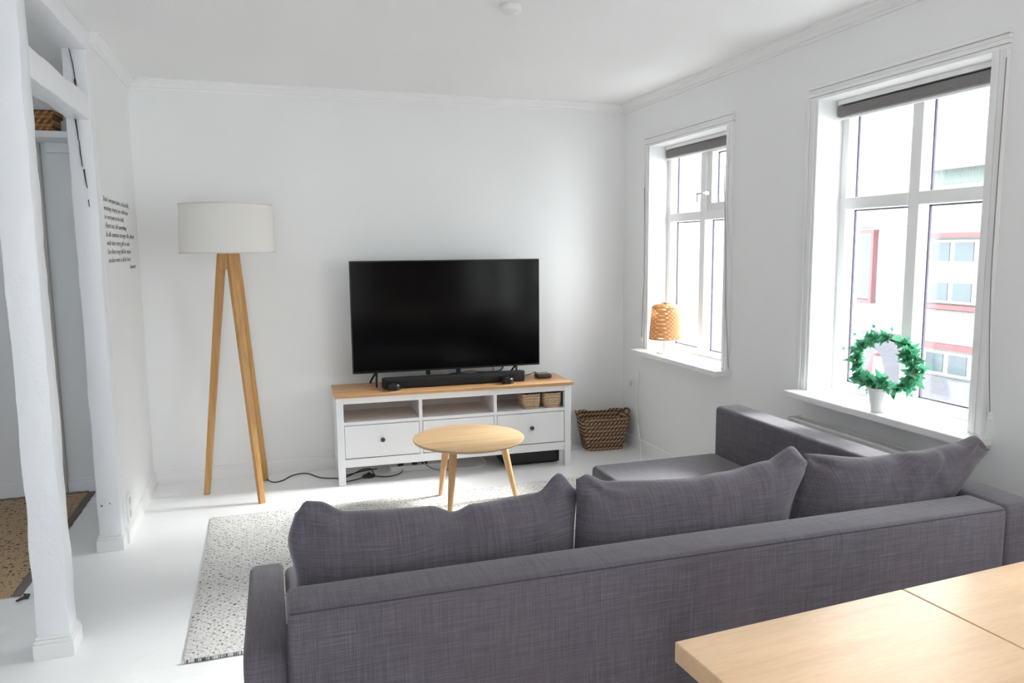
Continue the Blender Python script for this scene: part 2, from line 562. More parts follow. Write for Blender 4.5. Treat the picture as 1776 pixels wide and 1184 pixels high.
# cornices: small stepped moulding between wall and ceiling
def cornice(name, x0, y0, x1, y1, nx, ny):
    bm = NBM()
    dx, dy = x1 - x0, y1 - y0
    ln = math.hypot(dx, dy); ux, uy = dx / ln, dy / ln
    prof = [(0, H - .062), (.010, H - .062), (.012, H - .050), (.022, H - .046), (.030, H - .030), (.044, H - .018), (.048, H - .008), (.056, H - .008), (.056, H), (0, H)]
    A = []; B = []
    for d, z in prof:
        A.append(bm.verts.new((x0 + nx * d, y0 + ny * d, z))); B.append(bm.verts.new((x1 + nx * d, y1 + ny * d, z)))
    n = len(prof)
    for k in range(n): bm.faces.new((A[k], A[(k + 1) % n], B[(k + 1) % n], B[k]))
    bm.faces.new(A); bm.faces.new(B[::-1])
    return struct(name, bm, M_gloss)
cornice('trim_1', L, D, R, D, 0, -1)
cornice('trim_2', R, REAR, R, D, -1, 0)
cornice('trim_3', L, 4.24, L, D, 1, 0)

def skirting(name, x0, y0, x1, y1, nx, ny, m=M_gloss, h=.088):
    bm = NBM()
    prof = [(0, 0), (.017, 0), (.017, h * .72), (.013, h * .80), (.014, h * .88), (.008, h * .96), (0, h)]
    A = []; B = []
    for d, z in prof:
        A.append(bm.verts.new((x0 + nx * d, y0 + ny * d, z))); B.append(bm.verts.new((x1 + nx * d, y1 + ny * d, z)))
    n = len(prof)
    for k in range(n): bm.faces.new((A[k], A[(k + 1) % n], B[(k + 1) % n], B[k]))
    bm.faces.new(A); bm.faces.new(B[::-1])
    return struct(name, bm, m)
skirting('baseboard_back', L, D, R, D, 0, -1)
skirting('baseboard_right', R, REAR, R, D, -1, 0)
skirting('baseboard_left', L, 4.24, L, D, 1, 0)
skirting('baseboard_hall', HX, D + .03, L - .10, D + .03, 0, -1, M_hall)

# rough-hewn painted posts and beams
def hewn(name, x0, x1, y0, y1, z0, z1, axis='z', amp=.006, seed=0, m=M_timber, parent=None):
    bm = NBM()
    box(bm, x0, x1, y0, y1, z0, z1, .007, 2)
    ln = {'x': x1 - x0, 'y': y1 - y0, 'z': z1 - z0}[axis]
    ncut = int(ln / .055)
    i = 'xyz'.index(axis); lo = (x0, y0, z0)[i]
    nv = Vector((0, 0, 0)); nv[i] = 1
    for k in range(1, ncut):
        co = Vector((0, 0, 0)); co[i] = lo + ln * k / ncut
        bmesh.ops.bisect_plane(bm, geom=bm.verts[:] + bm.edges[:] + bm.faces[:], plane_co=co, plane_no=nv)
    for v in bm.verts:
        q = v.co * 5.5 + Vector((seed * 7.3, seed * 3.1, 0))
        for j in range(3):
            if j == i: continue
            n_ = noise.noise(q + Vector((j * 11.7, 0, 0))) + 0.5 * noise.noise(q * 3.1 + Vector((0, j * 5.0, 0)))
            v.co[j] += n_ * amp
    return struct(name, bm, m, parent, smooth=0.7)

def post_foot(parent, x0, x1, y0, y1):
    bm = NBM()
    box(bm, x0 - .014, x1 + .014, y0 - .014, y1 + .014, 0, .060, .003)
    box(bm, x0 - .010, x1 + .010, y0 - .010, y1 + .010, .060, .074, .003)
    box(bm, x0 - .005, x1 + .005, y0 - .005, y1 + .005, .074, .088, .003)
    return struct('base_block', bm, M_gloss, parent)

p1 = hewn('trim_4', -0.893, -0.782, 3.095, 3.205, 0, H - .10, 'z', .006, 1)
post_foot(p1, -0.893, -0.782, 3.095, 3.205)
p2 = hewn('trim_5', -0.885, -0.778, 4.165, 4.262, 0, H - .10, 'z', .0045, 2)
post_foot(p2, -0.885, -0.785, 4.165, 4.235)
hewn('trim_6', -0.903, -0.775, REAR + .1, 4.262, H - .105, H, 'y', .004, 3)
br_ = hewn('trim_7', -0.880, -0.784, 3.19, 4.18, 2.160, 2.272, 'y', .007, 4)
# drying cracks down the face of the far post
def crack(pts, wd):
    bm = NBM()
    P = [Vector(p) for p in pts]
    for a, b, w0, w1 in zip(P, P[1:], wd, wd[1:]):
        vs = []
        for p, ww in ((a, w0), (b, w1)):
            vs.append([bm.verts.new((p.x - ww, p.y, p.z)), bm.verts.new((p.x + ww, p.y, p.z)), bm.verts.new((p.x + ww, p.y + .01, p.z)), bm.verts.new((p.x - ww, p.y + .01, p.z))])
        for k in range(4): bm.faces.new((vs[0][k], vs[0][(k + 1) % 4], vs[1][(k + 1) % 4], vs[1][k]))
        bm.faces.new(vs[0][::-1]); bm.faces.new(vs[1])
    o = struct('crack', bm, M_crack, p2)
    return o
CY = 4.1585
crack([(-.848, CY, 2.482), (-.838, CY, 2.42), (-.832, CY, 2.35), (-.833, CY, 2.34), (-.829, CY, 2.275)], [.0012, .0015, .0012, .004, .0026])
crack([(-.844, CY, 2.16), (-.840, CY, 2.11), (-.838, CY, 2.06)], [.003, .0022, .001])
crack([(-.835, CY, 2.06), (-.834, CY, 2.00), (-.829, CY, 1.935)], [.001, .0022, .0012])
crack([(-.824, CY, 1.925), (-.820, CY, 1.87), (-.815, CY, 1.835)], [.0028, .002, .001])
crack([(-.815, CY, 1.78), (-.813, CY, 1.745)], [.0016, .0012])
crack([(-.863, CY, .245), (-.861, CY, .240)], [.003, .003])
crack([(-.825, CY, .252), (-.822, CY, .249)], [.002, .002])

# hall: shelf ledge with a cleat, pilaster strip
bm = NBM(); box(bm, -1.70, L - .101, 5.06, D + .03, 2.188, 2.226, .003); 
sh = top('wall_shelf', bm, M_hall, (-1.3, D + .03, 2.188), 'white wall shelf high in the hall with a lidded basket on it', 'shelf')
bm = NBM(); box(bm, -1.25, L - .101, D, D + .03, 2.130, 2.188, .002); link('cleat', bm, M_hall, sh)
bm = NBM(); box(bm, -1.320, -1.280, D - .012, D + .03, 0, 2.188, .004); struct('trim_8', bm, painted('strip_paint', (.50, .49, .47)))

# ------------------------------------------------------------------ windows
def make_window(idx, ya, yb, casement):
    fr = struct('window_%d' % idx, box(NBM(), 2.765, 2.84, ya, ya + .045, Z0, Z1, .003), M_gloss)
    def part(name, boxes, m=M_gloss, parent=fr, bev=.003):
        bm = NBM()
        for b in boxes: box(bm, *b, bev)
        return link(name, bm, m, parent)
    part('frame', [(2.765, 2.84, yb - .045, yb, Z0, Z1), (2.765, 2.84, ya + .045, yb - .045, Z0, Z0 + .042), (2.765, 2.84, ya + .045, yb - .045, Z1 - .05, Z1)])
    yc = (ya + yb) / 2
    part('mullion', [(2.760, 2.84, yc - .030, yc + .030, Z0 + .042, Z1 - .05)])
    part('transom', [(2.755, 2.84, ya + .045, yc - .030, 1.702, 1.760)])
    part('transom', [(2.755, 2.84, yc + .030, yb - .045, 1.702, 1.760)])
    for (a, b) in ((ya + .045, yc - .030), (yc + .030, yb - .045)):
        for (c, d) in ((Z0 + .042, 1.702), (1.760, Z1 - .05)):
            if casement and a == ya + .045 and c > 1.7:
                s = part('sash', [(2.775, 2.83, a, a + .05, c, d), (2.775, 2.83, b - .05, b, c, d), (2.775, 2.83, a + .05, b - .05, c, c + .05), (2.775, 2.83, a + .05, b - .05, d - .05, d)])
                a2, b2, c2, d2 = a + .05, b - .05, c + .05, d - .05
                bm = NBM(); box(bm, 2.735, 2.777, b - .032, b - .018, 1.86, 1.885, .003); box(bm, 2.722, 2.738, b - .030, b + .055, 1.866, 1.880, .004)
                tube(bm, [(2.727, b + .05, 1.872), (2.727, b + .045, 1.82)], .004, 6)
                link('handle', bm, M_steel, s)
            else:
                a2, b2, c2, d2 = a, b, c, d
            # dark gasket reveals, then the pane
            g = .007
            part('gasket', [(2.822, 2.832, a2, a2 + g, c2, d2), (2.822, 2.832, b2 - g, b2, c2, d2), (2.822, 2.832, a2, b2, c2, c2 + g), (2.822, 2.832, a2, b2, d2 - g, d2)], M_gasket, bev=0)
            part('pane', [(2.825, 2.829, a2 + g, b2 - g, c2 + g, d2 - g)], M_glass, bev=0)
    # sill board
    part('sill', [(2.512, 2.766, ya - .10 if idx == 1 else ya - .10, yb + .065, Z0 - .034, Z0)], bev=.006)
    # moulded casing on the room side
    cw = .068
    def casing(y0, y1, z0, z1, horiz):
        bm = NBM()
        steps = [(0, 0.012), (.018, .018), (.036, .014), (.054, .022)]
        for k, (off, th) in enumerate(steps):
            if horiz: box(bm, R - th, R, y0, y1, z0 + off, z0 + off + .0168, .002)
            else:
                if y0 < ya: box(bm, R - th, R, ya - off - .0168, ya - off, z0, z1, .002)
                else: box(bm, R - th, R, yb + off, yb + off + .0168, z0, z1, .002)
        return link('casing', bm, M_gloss, fr)
    casing(ya - cw - .004, yb + cw + .004, Z1, Z1 + cw, True)
    casing(ya - cw, ya, Z0, Z1, False)
    casing(yb, yb + cw, Z0, Z1, False)
    return fr
win1 = make_window(1, *W1, True)
win2 = make_window(2, *W2, False)
win3 = make_window(3, *W3, False)
win4 = make_window(4, *W4, False)

def make_blind(ya, yb, xb, label):
    t = thing('roller_blind', (xb, (ya + yb) / 2, Z1), label, 'blind', group=None)
    y0, y1 = ya + .012, yb - .012
    bm = NBM(); tube(bm, [(xb + .025, y0, 2.180), (xb + .025, y1, 2.180)], .030, 20); link('fabric_roll', bm, M_blind, t, .6)
    bm = NBM(); box(bm, xb - .006, xb - .002, y0, y1, 2.156, 2.202, .001); link('fabric_drop', bm, M_blind, t)
    bm = NBM(); box(bm, xb - .004, xb + .055, y0 - .004, y1 + .004, 2.212, 2.2355, .002)
    link('mounting_rail', bm, M_metalwhite, t)
    bm = NBM(); box(bm, xb - .004, xb + .006, y0, y1, 2.138, 2.150, .003); link('bottom_bar', bm, M_metalwhite, t)
    return t
make_blind(*W2, 2.725, 'grey roller blind rolled up at the top of the window with the ivy wreath')
make_blind(*W1, 2.745, 'grey roller blind rolled up at top of the far window above the bamboo lamp')

# thin pull cords beside the windows
def cord(pts, label, r=.0022, name='blind_cord', m=None, weight=True):
    t = thing(name, pts[-1], label, 'cord')
    bm = NBM(); tube(bm, smooth_path(pts), r, 6); link('cord', bm, m or M_gcord, t)
    if weight:
        p = pts[-1]
        bm = NBM(); lathe(bm, [(.003, .03), (.008, .02), (.009, 0), (.003, -.008)], p, 10); link('cord_weight', bm, M_plastic, t, .6)
    return t
M_gcord = mat('grey_cord', (.28, .28, .28), .7)
cord([(2.596, 2.145, 2.20), (2.597, 2.148, 1.5), (2.597, 2.135, 1.15), (2.598, 2.112, .86)], 'thin grey blind cord hanging down the near side of the near window')
cord([(2.598, 3.925, 1.95), (2.595, 3.885, 1.5), (2.592, 3.865, 1.2), (2.597, 3.830, .80)], 'thin grey blind cord at the near side of the far window', weight=False)
cord([(2.600, 4.925, 1.95), (2.597, 4.90, 1.4), (2.597, 4.925, 1.1), (2.597, 4.935, .84)], 'thin grey blind cord at the corner side of the far window')

# ------------------------------------------------------------------ wall letters
LINES = ["Don't everyone dance, real and life,", "wanting empty joy celebrate", "to everyone in the hold,", "Heart out, left something", "In all common stronger life, please", "wish time every gift to take", "See then song full for mean", "another write it all for love"]
def lettering():
    bm = NBM()
    ys, ye = 4.285, [5.03, 4.98, 4.83, 4.90, 5.14, 4.97, 4.99, 4.96]
    z = 1.783
    for k, ln in enumerate(LINES + ["Someone"]):
        c = bpy.data.curves.new('t', 'FONT'); c.body = ln; c.size = .055; c.extrude = .0004; c.shear = .25; c.offset = -.0009; c.resolution_u = 2
        o = bpy.data.objects.new('t', c); COL.objects.link(o)
        bpy.context.view_layer.update()
        dg = bpy.context.evaluated_depsgraph_get()
        me = bpy.data.meshes.new_from_object(o.evaluated_get(dg))
        wdt = max(v.co.x for v in me.vertices)
        if k < 8: y0, y1 = ys + .004 * k, ye[k]
        else: y0, y1 = 4.93, 5.13
        sc = (y1 - y0) / wdt
        for v in me.vertices:
            x, y, zz = v.co
            v.co = (L + .0012 + zz, y0 + x * sc, z + y * .72)
        bm.from_mesh(me)
        bpy.data.objects.remove(o); bpy.data.curves.remove(c)
        z -= .0445
    return top('wall_lettering', bm, M_ink, (L, 4.7, 1.4), 'black slanted handwriting verse in eight short lines on the left wall', 'lettering')
lettering()

# ------------------------------------------------------------------ outlets, smoke detector
def outlet(loc, nx, ny, w_, h_, label, doubles=1):
    t = thing('wall_outlet', loc, label, 'outlet')
    x, y, z = loc
    bm = NBM()
    if nx: box(bm, x, x + nx * .012, y - w_ / 2, y + w_ / 2, z - h_ / 2, z + h_ / 2, .003)
    else: box(bm, x - w_ / 2, x + w_ / 2, y, y + ny * .012, z - h_ / 2, z + h_ / 2, .003)
    link('plate', bm, M_plastic, t)
    for k in range(doubles):
        zz = z + (k - (doubles - 1) / 2) * .07
        bm = NBM()
        tube(bm, [(x + nx * .010, y + ny * .01, zz), (x + nx * .0145, y + ny * .0145, zz)], .022, 16)
        link('socket', bm, mat('socket_grey', (.62, .62, .62), .4), t)
    return t
outlet((L, 4.345, .165), 1, 0, .08, .15, 'white double wall socket low on the left wall behind the far post', 2)
outlet((R, 5.13, .49), -1, 0, .07, .085, 'small white wall socket in the corner above the floor basket', 1)

t = thing('smoke_detector', (1.075, 3.30, H), 'round white smoke detector on the ceiling', 'smoke detector')
bm = NBM(); lathe(bm, [(.048, -.001), (.050, -.014), (.046, -.026), (.030, -.034)], (1.075, 3.30, H), 32); link('body', bm, M_plastic, t, .6)
bm = NBM(); lathe(bm, [(.012, -.034), (.012, -.038)], (1.09, 3.30, H), 12); link('button', bm, M_plastic, t)

# ------------------------------------------------------------------ rugs
def slab_rug(bm, x0, x1, y0, y1, h, rz=0, seedo=0.0, amp=.006, nx=60, ny=50, z0=.0005):
    cx, cy = (x0 + x1) / 2, (y0 + y1) / 2
    g = [[None] * (ny + 1) for _ in range(nx + 1)]
    b = [[None] * (ny + 1) for _ in range(nx + 1)]
    for i in range(nx + 1):
        for j in range(ny + 1):
            x = x0 + (x1 - x0) * i / nx; y = y0 + (y1 - y0) * j / ny
            if i in (0, nx): x += noise.noise(Vector((seedo, y * 9, 0))) * amp + math.sin(y * 260) * .0015
            if j in (0, ny): y += noise.noise(Vector((x * 9, seedo, 3))) * amp + math.sin(x * 260) * .0015
            X, Y = rot2(x - cx, y - cy, rz)
            edge = i in (0, nx) or j in (0, ny)
            z = z0 + (h * .55 if edge else h + noise.noise(Vector((x * 3, y * 3, seedo))) * .0012)
            g[i][j] = bm.verts.new((cx + X, cy + Y, z))
            if edge: b[i][j] = bm.verts.new((cx + X, cy + Y, z0))
    for i in range(nx):
        for j in range(ny): bm.faces.new((g[i][j], g[i + 1][j], g[i + 1][j + 1], g[i][j + 1]))
    loop = [(i, 0) for i in range(nx)] + [(nx, j) for j in range(ny)] + [(i, ny) for i in range(nx, 0, -1)] + [(0, j) for j in range(ny, 0, -1)]
    for k in range(len(loop)):
        p, q = loop[k], loop[(k + 1) % len(loop)]
        bm.faces.new((g[p[0]][p[1]], g[q[0]][q[1]], b[q[0]][q[1]], b[p[0]][p[1]]))
    bm.faces.new([b[p[0]][p[1]] for p in loop][::-1])
    return bm
bm = NBM(); slab_rug(bm, -.372, 1.95, 2.905, 4.50, .011, .006)
rug = top('area_rug', bm, M_rug, (.8, 3.7, 0), 'pale grey flatwoven rug with small dark flecks under the sofa and coffee table', 'rug', smooth=.7)
# whip-stitched front edge
def stitch_mat():
    m = mat('whip_stitch', (.3, .3, .3), .95, .05)
    n = NB(m); f = n.noise(n.mapping((160, 2, 2)), 1.5, 1)
    n.color(n.ramp(f, [(.46, (.10, .10, .11)), (.54, (.62, .6, .58))]))
    return m
bm = NBM(); tube(bm, [(-.37 + k * .02, 2.889 + .006 * (-.37 + k * .02 - .8) + noise.noise(Vector(((-.37 + k * .02) * 9, 0, 3))) * .006, .0068) for k in range(114)], .0062, 6)
link('edge_stitching', bm, stitch_mat(), rug, .9)

jt = thing('jute_rug', (-1.6, 4.45, 0), 'tan jute rug with scattered black flecks and dark border on the hall floor', 'rug')
bm = NBM(); slab_rug(bm, -2.20, -1.155, 3.72, 5.255, .009, 0, 2.0); link('weave', bm, M_jute, jt, .7)
bm = NBM(); slab_rug(bm, -1.158, -1.118, 3.72, 5.265, .011, 0, 5.0, .004, 6, 50); link('border', bm, M_jedge, jt, .7)
bm = NBM()
for k in range(9):
    a = -1.0 + k * .16
    tube(bm, [(-1.105, 3.715, .010), (-1.100 + .02 * math.cos(a), 3.70, .013), (-1.09 + .035 * math.sin(a), 3.665 + .01 * math.cos(3 * a), .008)], .0045, 5)
link('tassel', bm, mat('tassel_wool', (.06, .06, .055), .95), jt)
bm = NBM(); tube(bm, [(-2.19 + k * .022, 5.258 + .006 * math.sin(k * 1.9), .008) for k in range(48)], .007, 6)
link('edge_fringe', bm, M_jedge, jt, .9)

# ------------------------------------------------------------------ floor lamp
LC = Vector((-.226, 4.93, 0))
t = thing('floor_lamp', (-.226, 4.93, 0), 'tripod floor lamp with pale wooden legs and wide off-white drum shade', 'lamp')
def tapered_leg(foot, head, w0, w1, ang):
    bm = NBM()
    f, h = Vector(foot), Vector(head)
    rings = []
    for p, w_ in ((f, w0), (f.lerp(h, .85), w1), (h, w1)):
        c, s = math.cos(ang), math.sin(ang)
        rings.append([bm.verts.new((p.x + (a * c - b * s) * w_, p.y + (a * s + b * c) * w_ * .8, p.z)) for a, b in ((-1, -1), (1, -1), (1, 1), (-1, 1))])
    for A, B in zip(rings, rings[1:]):
        for k in range(4): bm.faces.new((A[k], A[(k + 1) % 4], B[(k + 1) % 4], B[k]))
    bm.faces.new(rings[0][::-1]); bm.faces.new(rings[-1])
    bmesh.ops.bevel(bm, geom=bm.edges[:], offset=.003, segments=2, profile=.5, affect='EDGES')
    return bm
for (fx, fy), off in (((-.432, 4.973), (-.036, .010)), ((-.100, 4.680), (.012, -.036)), ((-.080, 5.150), (.030, .030))):
    a = math.atan2(fy - 4.93, fx + .226)
    link('leg', tapered_leg((fx, fy, 0), (-.226 + off[0], 4.93 + off[1], 1.535), .0165, .0235, a), M_lampwood, t)
bm = NBM(); box(bm, -.226 - .052, -.226 + .050, 4.93 - .050, 4.93 + .045, 1.415, 1.56, .008, 2); link('hub', bm, M_lampwood, t)
bm = NBM(); tube(bm, [LC + Vector((0, 0, 1.56)), LC + Vector((0, 0, 1.66))], .012, 12); lathe(bm, [(.012, 1.64), (.03, 1.67), (.03, 1.72), (.01, 1.75)], LC, 16); link('bulb_holder', bm, M_plastic, t)
bm = NBM()
prof = [(.276, 1.512), (.277, 1.516), (.272, 1.66), (.266, 1.806), (.265, 1.808), (.262, 1.806), (.268, 1.66), (.272, 1.516), (.272, 1.512)]
lathe(bm, prof + [prof[0]], LC, 96, False, False)
bmesh.ops.remove_doubles(bm, verts=bm.verts[:], dist=1e-5)
shd = link('lamp_shade', bm, M_shade, t, .6)
bm = NBM()
for z in (1.516, 1.802):
    r_ = .2775 if z < 1.6 else .2668
    lathe(bm, [(r_ - .0008, z - .004), (r_ + .0006, z - .004), (r_ + .0006, z + .004), (r_ - .0008, z + .004)], LC, 96, False, False)
for k in range(3):
    a = k * 2 * PI / 3
    tube(bm, [LC + Vector((.012 * math.cos(a), .012 * math.sin(a), 1.64)), LC + Vector((.27 * math.cos(a), .27 * math.sin(a), 1.64))], .002, 6)
link('rim', bm, mat('shade_rim', (.66, .63, .59), .8), shd, .6)
# its cord, running along the floor to the bench
def cable(pts, r, label, m, name='cable', sub=6):
    bm = NBM(); tube(bm, smooth_path(pts, sub), r, 8)
    return top(name, bm, m, pts[0], label, 'cable', smooth=.8)

# ------------------------------------------------------------------ TV bench
BR = -.036
bench = thing('tv_bench', (.371, 4.850, 0), 'white TV bench with brown wooden top, three open bays and three drawers', 'tv bench', BR)
BW, BD_, BH = 1.61, .413, .60
def bpart(name, boxes, m=M_white, bev=.002, parent=None):
    bm = NBM()
    for b in boxes: box(bm, *b, bev)
    return link(name, bm, m, parent or bench, world=False)
bpart('top', [(-.008, BW + .012, -.012, BD_, BH - .020, BH)], M_benchtop, .003)
pw = .046
for x in (0.004, BW - pw - .002):
    for y in (0, BD_ - pw - .005): bpart('leg', [(x, x + pw, y, y + pw, 0, BH - .020)], M_white, .003)
bpart('side_panel', [(.012, .030, pw, BD_ - pw - .005, .115, BH - .020)])
bpart('side_panel', [(BW - .030, BW - .012, pw, BD_ - pw - .005, .115, BH - .020)])
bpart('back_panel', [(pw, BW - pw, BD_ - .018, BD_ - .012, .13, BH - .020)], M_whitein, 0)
x0, x1 = pw + .004, BW - pw - .002
bpart('top_rail', [(x0, x1, .004, .024, BH - .062, BH - .020)])
bpart('bottom_rail', [(x0, x1, .004, .024, .118, .172)])
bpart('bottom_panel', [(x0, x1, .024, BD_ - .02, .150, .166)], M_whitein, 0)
bpart('shelf', [(x0, x1, .006, BD_ - .02, .396, .418)])
inner = (x1 - x0)
dv = .022
bays = []
for k in range(3):
    a = x0 + k * (inner + dv) / 3
    b = a + (inner - 2 * dv) / 3
    bays.append((a, b))
for k in range(2):
    a = bays[k][1]
    bpart('divider', [(a, a + dv, .006, BD_ - .02, .418, BH - .062)], M_white, .001)
    bpart('divider', [(a, a + dv, .006, BD_ - .02, .166, .396)], M_white, .001)
for (a, b) in bays:
    dr = bpart('drawer', [(a + .003, b - .003, .004, .022, .178, .392)], M_white, .002)
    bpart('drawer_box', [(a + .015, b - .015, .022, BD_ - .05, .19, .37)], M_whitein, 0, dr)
    bm = NBM()
    for v0, v1 in ((.003, -.014),):
        cx = (a + b) / 2; cz = .292
        prof = [(.006, 0), (.006, -.010), (.0135, -.014), (.0155, -.020), (.013, -.026), (.004, -.028)]
        rings = []
        for r_, yy in prof: rings.append([bm.verts.new((cx + r_ * math.cos(2 * PI * k / 20), .004 + yy, cz + r_ * math.sin(2 * PI * k / 20))) for k in range(20)])
        for A, B in zip(rings, rings[1:]):
            for k in range(20): bm.faces.new((A[k], A[(k + 1) % 20], B[(k + 1) % 20], B[k]))
        bm.faces.new(rings[-1])
    link('knob', bm, M_knob, dr, .6, world=False)
BM = Matrix.LocRotScale(bench.location, bench.rotation_euler, None)
def bw(x, y, z): return BM @ Vector((x, y, z))

# baskets in the right-hand bay
def soft_basket(bm, w0, d0, w1, d1, h, wall=.006, n=9, corner=.3):
    """rounded-rectangle tapering basket standing on z=0, open top, with wall thickness"""
    def ring(w_, d_, z):
        pts = []
        for q in range(4):
            for k in range(n):
                a = (q + k / n) * PI / 2
                ca, sa = math.cos(a), math.sin(a)
                e = 2 / (2 + 6 * (1 - corner))
                pts.append(bm.verts.new((math.copysign(abs(ca) ** e, ca) * w_ / 2, math.copysign(abs(sa) ** e, sa) * d_ / 2, z)))
        return pts
    N = 10
    R_ = []
    for i in range(N + 1):
        f = i / N
        bulge = math.sin(f * PI) * .006
        R_.append(ring(w0 + (w1 - w0) * f + bulge, d0 + (d1 - d0) * f + bulge, h * f))
    R_.append(ring(w1 - 2 * wall, d1 - 2 * wall, h))
    R_.append(ring(w0 - 2 * wall, d0 - 2 * wall, wall))
    for A, B in zip(R_, R_[1:]):
        m_ = len(A)
        for k in range(m_): bm.faces.new((A[k], A[(k + 1) % m_], B[(k + 1) % m_], B[k]))
    bm.faces.new(R_[0][::-1]); bm.faces.new(R_[-1])
    return R_
def small_basket(bx_, label):
    p = bw(bx_, .115, .4185)
    t = thing('seagrass_basket', p, label, 'basket', BR, 'small woven baskets in the bench bay')
    bm = NBM(); soft_basket(bm, .118, .17, .135, .18, .100, .005, corner=.45); link('body', bm, M_seagrass, t, .9, world=False)
    bm = NBM()
    n = 48
    P = []
    for k in range(n + 1):
        a = 2 * PI * k / n; e = .42
        P.append((math.copysign(abs(math.cos(a)) ** e, math.cos(a)) * .066, math.copysign(abs(math.sin(a)) ** e, math.sin(a)) * .088, .100))
    tube(bm, P, .0045, 8, False); link('rim', bm, M_seagrass, t, .9, world=False)
    return t
small_basket(BW - .278, 'pale woven seagrass basket in the bench bay, the one nearer the divider')
small_basket(BW - .125, 'pale woven seagrass basket in the bench bay, against the right bench leg')

# ------------------------------------------------------------------ television
TVR = -.035
tv = thing('television', (.5147, 5.114, .60), 'large black flat television switched off on the white bench', 'television', TVR)
TW, TH = 1.332, .764
def tpart(name, boxes, m, bev=.003, parent=None):
    bm = NBM()
    for b in boxes: box(bm, *b, bev)
    return link(name, bm, m, parent or tv, world=False)
tpart('housing', [(0, TW, 0, .022, .088, .088 + TH), (.12, TW - .12, .022, .062, .13, .55)], M_black, .004)
tpart('screen', [(.008, TW - .008, -.0035, .001, .102, .088 + TH - .008)], M_screen, .001)
def foot(x, fwd):
    bm = NBM()
    tube(bm, [(x + .012, .012, .10), (x + .004, fwd * .5, .03), (x, fwd, .0085)], .0075, 8)
    tube(bm, [(x + .012, .012, .10), (x - .018, .055, .04), (x - .028, .090, .0085)], .0075, 8)
    return link('foot', bm, M_black, tv, .8, world=False)
foot(.150, -.085); foot(TW - .185, -.045)
bm = NBM(); box(bm, .50, .53, -.004, .02, .058, .094, .003); link('sensor_clip', bm, M_black, tv, world=False)
bm = NBM(); box(bm, .715, .745, -.004, .02, .058, .094, .003); link('sensor_clip', bm, M_black, tv, world=False)

# soundbar
def rounded_bar(bm, cx, cy, z0, z1, ln, d, n=10):
    pts = []
    r_ = d / 2
    for k in range(n + 1):
        a = -PI / 2 + PI * k / n
        pts.append((cx + ln / 2 - r_ * .55 + r_ * .55 * math.cos(a), cy + r_ * math.sin(a)))
    for k in range(n + 1):
        a = PI / 2 + PI * k / n
        pts.append((cx - ln / 2 + r_ * .55 + r_ * .55 * math.cos(a), cy + r_ * math.sin(a)))
    prism(bm, pts, 'z', z0, z1)
sbar = thing('soundbar', bw(.815, .152, .60), 'long low black soundbar in front of the television', 'soundbar', BR + .012)
bm = NBM(); rounded_bar(bm, 0, 0, .008, .070, 1.00, .088); bmesh.ops.bevel(bm, geom=[e for e in bm.edges if abs(e.verts[0].co.z - e.verts[1].co.z) < 1e-5], offset=.006, segments=2, profile=.5, affect='EDGES')
link('body', bm, M_blackm, sbar, .6, world=False)
bm = NBM(); box(bm, .20, .42, -.0465, -.0435, .022, .050, .001); link('display_panel', bm, M_black, sbar, world=False)
for sx_ in (-.46, .46):
    bm = NBM(); box(bm, sx_ - .03, sx_ + .03, -.035, .035, 0, .010, .002); link('rubber_foot', bm, M_black, sbar, world=False)
def puck(p, label):
    t = thing('speaker_puck', p, label, 'speaker', group='small round black pucks by the soundbar')
    bm = NBM(); lathe(bm, [(.036, 0), (.040, .004), (.041, .010), (.041, .036), (.037, .042), (.020, .043)], (0, 0, 0), 32); link('body', bm, M_black, t, .5, world=False)
    bm = NBM(); lathe(bm, [(.0385, .0), (.0425, .0), (.0425, .004), (.0385, .004)], (0, 0, 0), 32, False, False); link('base_ring', bm, M_ledge, t, .5, world=False)
    bm = NBM(); box(bm, -.012, .012, -.004, .004, .043, .045, .001); link('button', bm, M_ledge, t, world=False)
puck(bw(.385, .060, .6005), 'small round black puck at the left end of the soundbar')
puck(bw(1.165, .060, .6005), 'small round black puck at the right end of the soundbar')

sb = thing('streaming_box', bw(1.475, .225, .60), 'small dark brown media box with rounded corners right of the television', 'media box', BR)
bm = NBM(); box(bm, -.055, .055, -.05, .05, .001, .030, .012, 4); link('body', bm, M_brownp, sb, .6, world=False)
bm = NBM(); box(bm, -.045, .045, -.04, .04, .0295, .0325, .003); link('lid', bm, mat('brown_gloss', (.075, .048, .040), .2), sb, world=False)
bm = NBM(); tube(bm, smooth_path([(-.03, .05, .018), (-.035, .075, .03), (-.08, .085, .012), (-.14, .07, .006), (-.19, .09, .006)]), .0028, 6); link('cable', bm, M_cable, sb, world=False)
cable([bw(1.20, .30, .70), bw(1.185, .275, .668), bw(1.14, .262, .660), bw(1.02, .255, .662), bw(.95, .26, .668), bw(.88, .255, .663), bw(.80, .262, .660)], .0035, 'black cable lying along the top of the soundbar below the screen', M_cable, 'video_cable')
cable([bw(1.120, .31, .735), bw(1.122, .285, .70), bw(1.115, .262, .662)], .003, 'thin black cable dropping from the television to the soundbar', M_cable, 'video_cable')
cable([bw(1.235, .31, .735), bw(1.20, .285, .70), bw(1.165, .265, .661)], .003, 'thin black cable slanting from the television right corner to the soundbar', M_cable, 'video_cable')

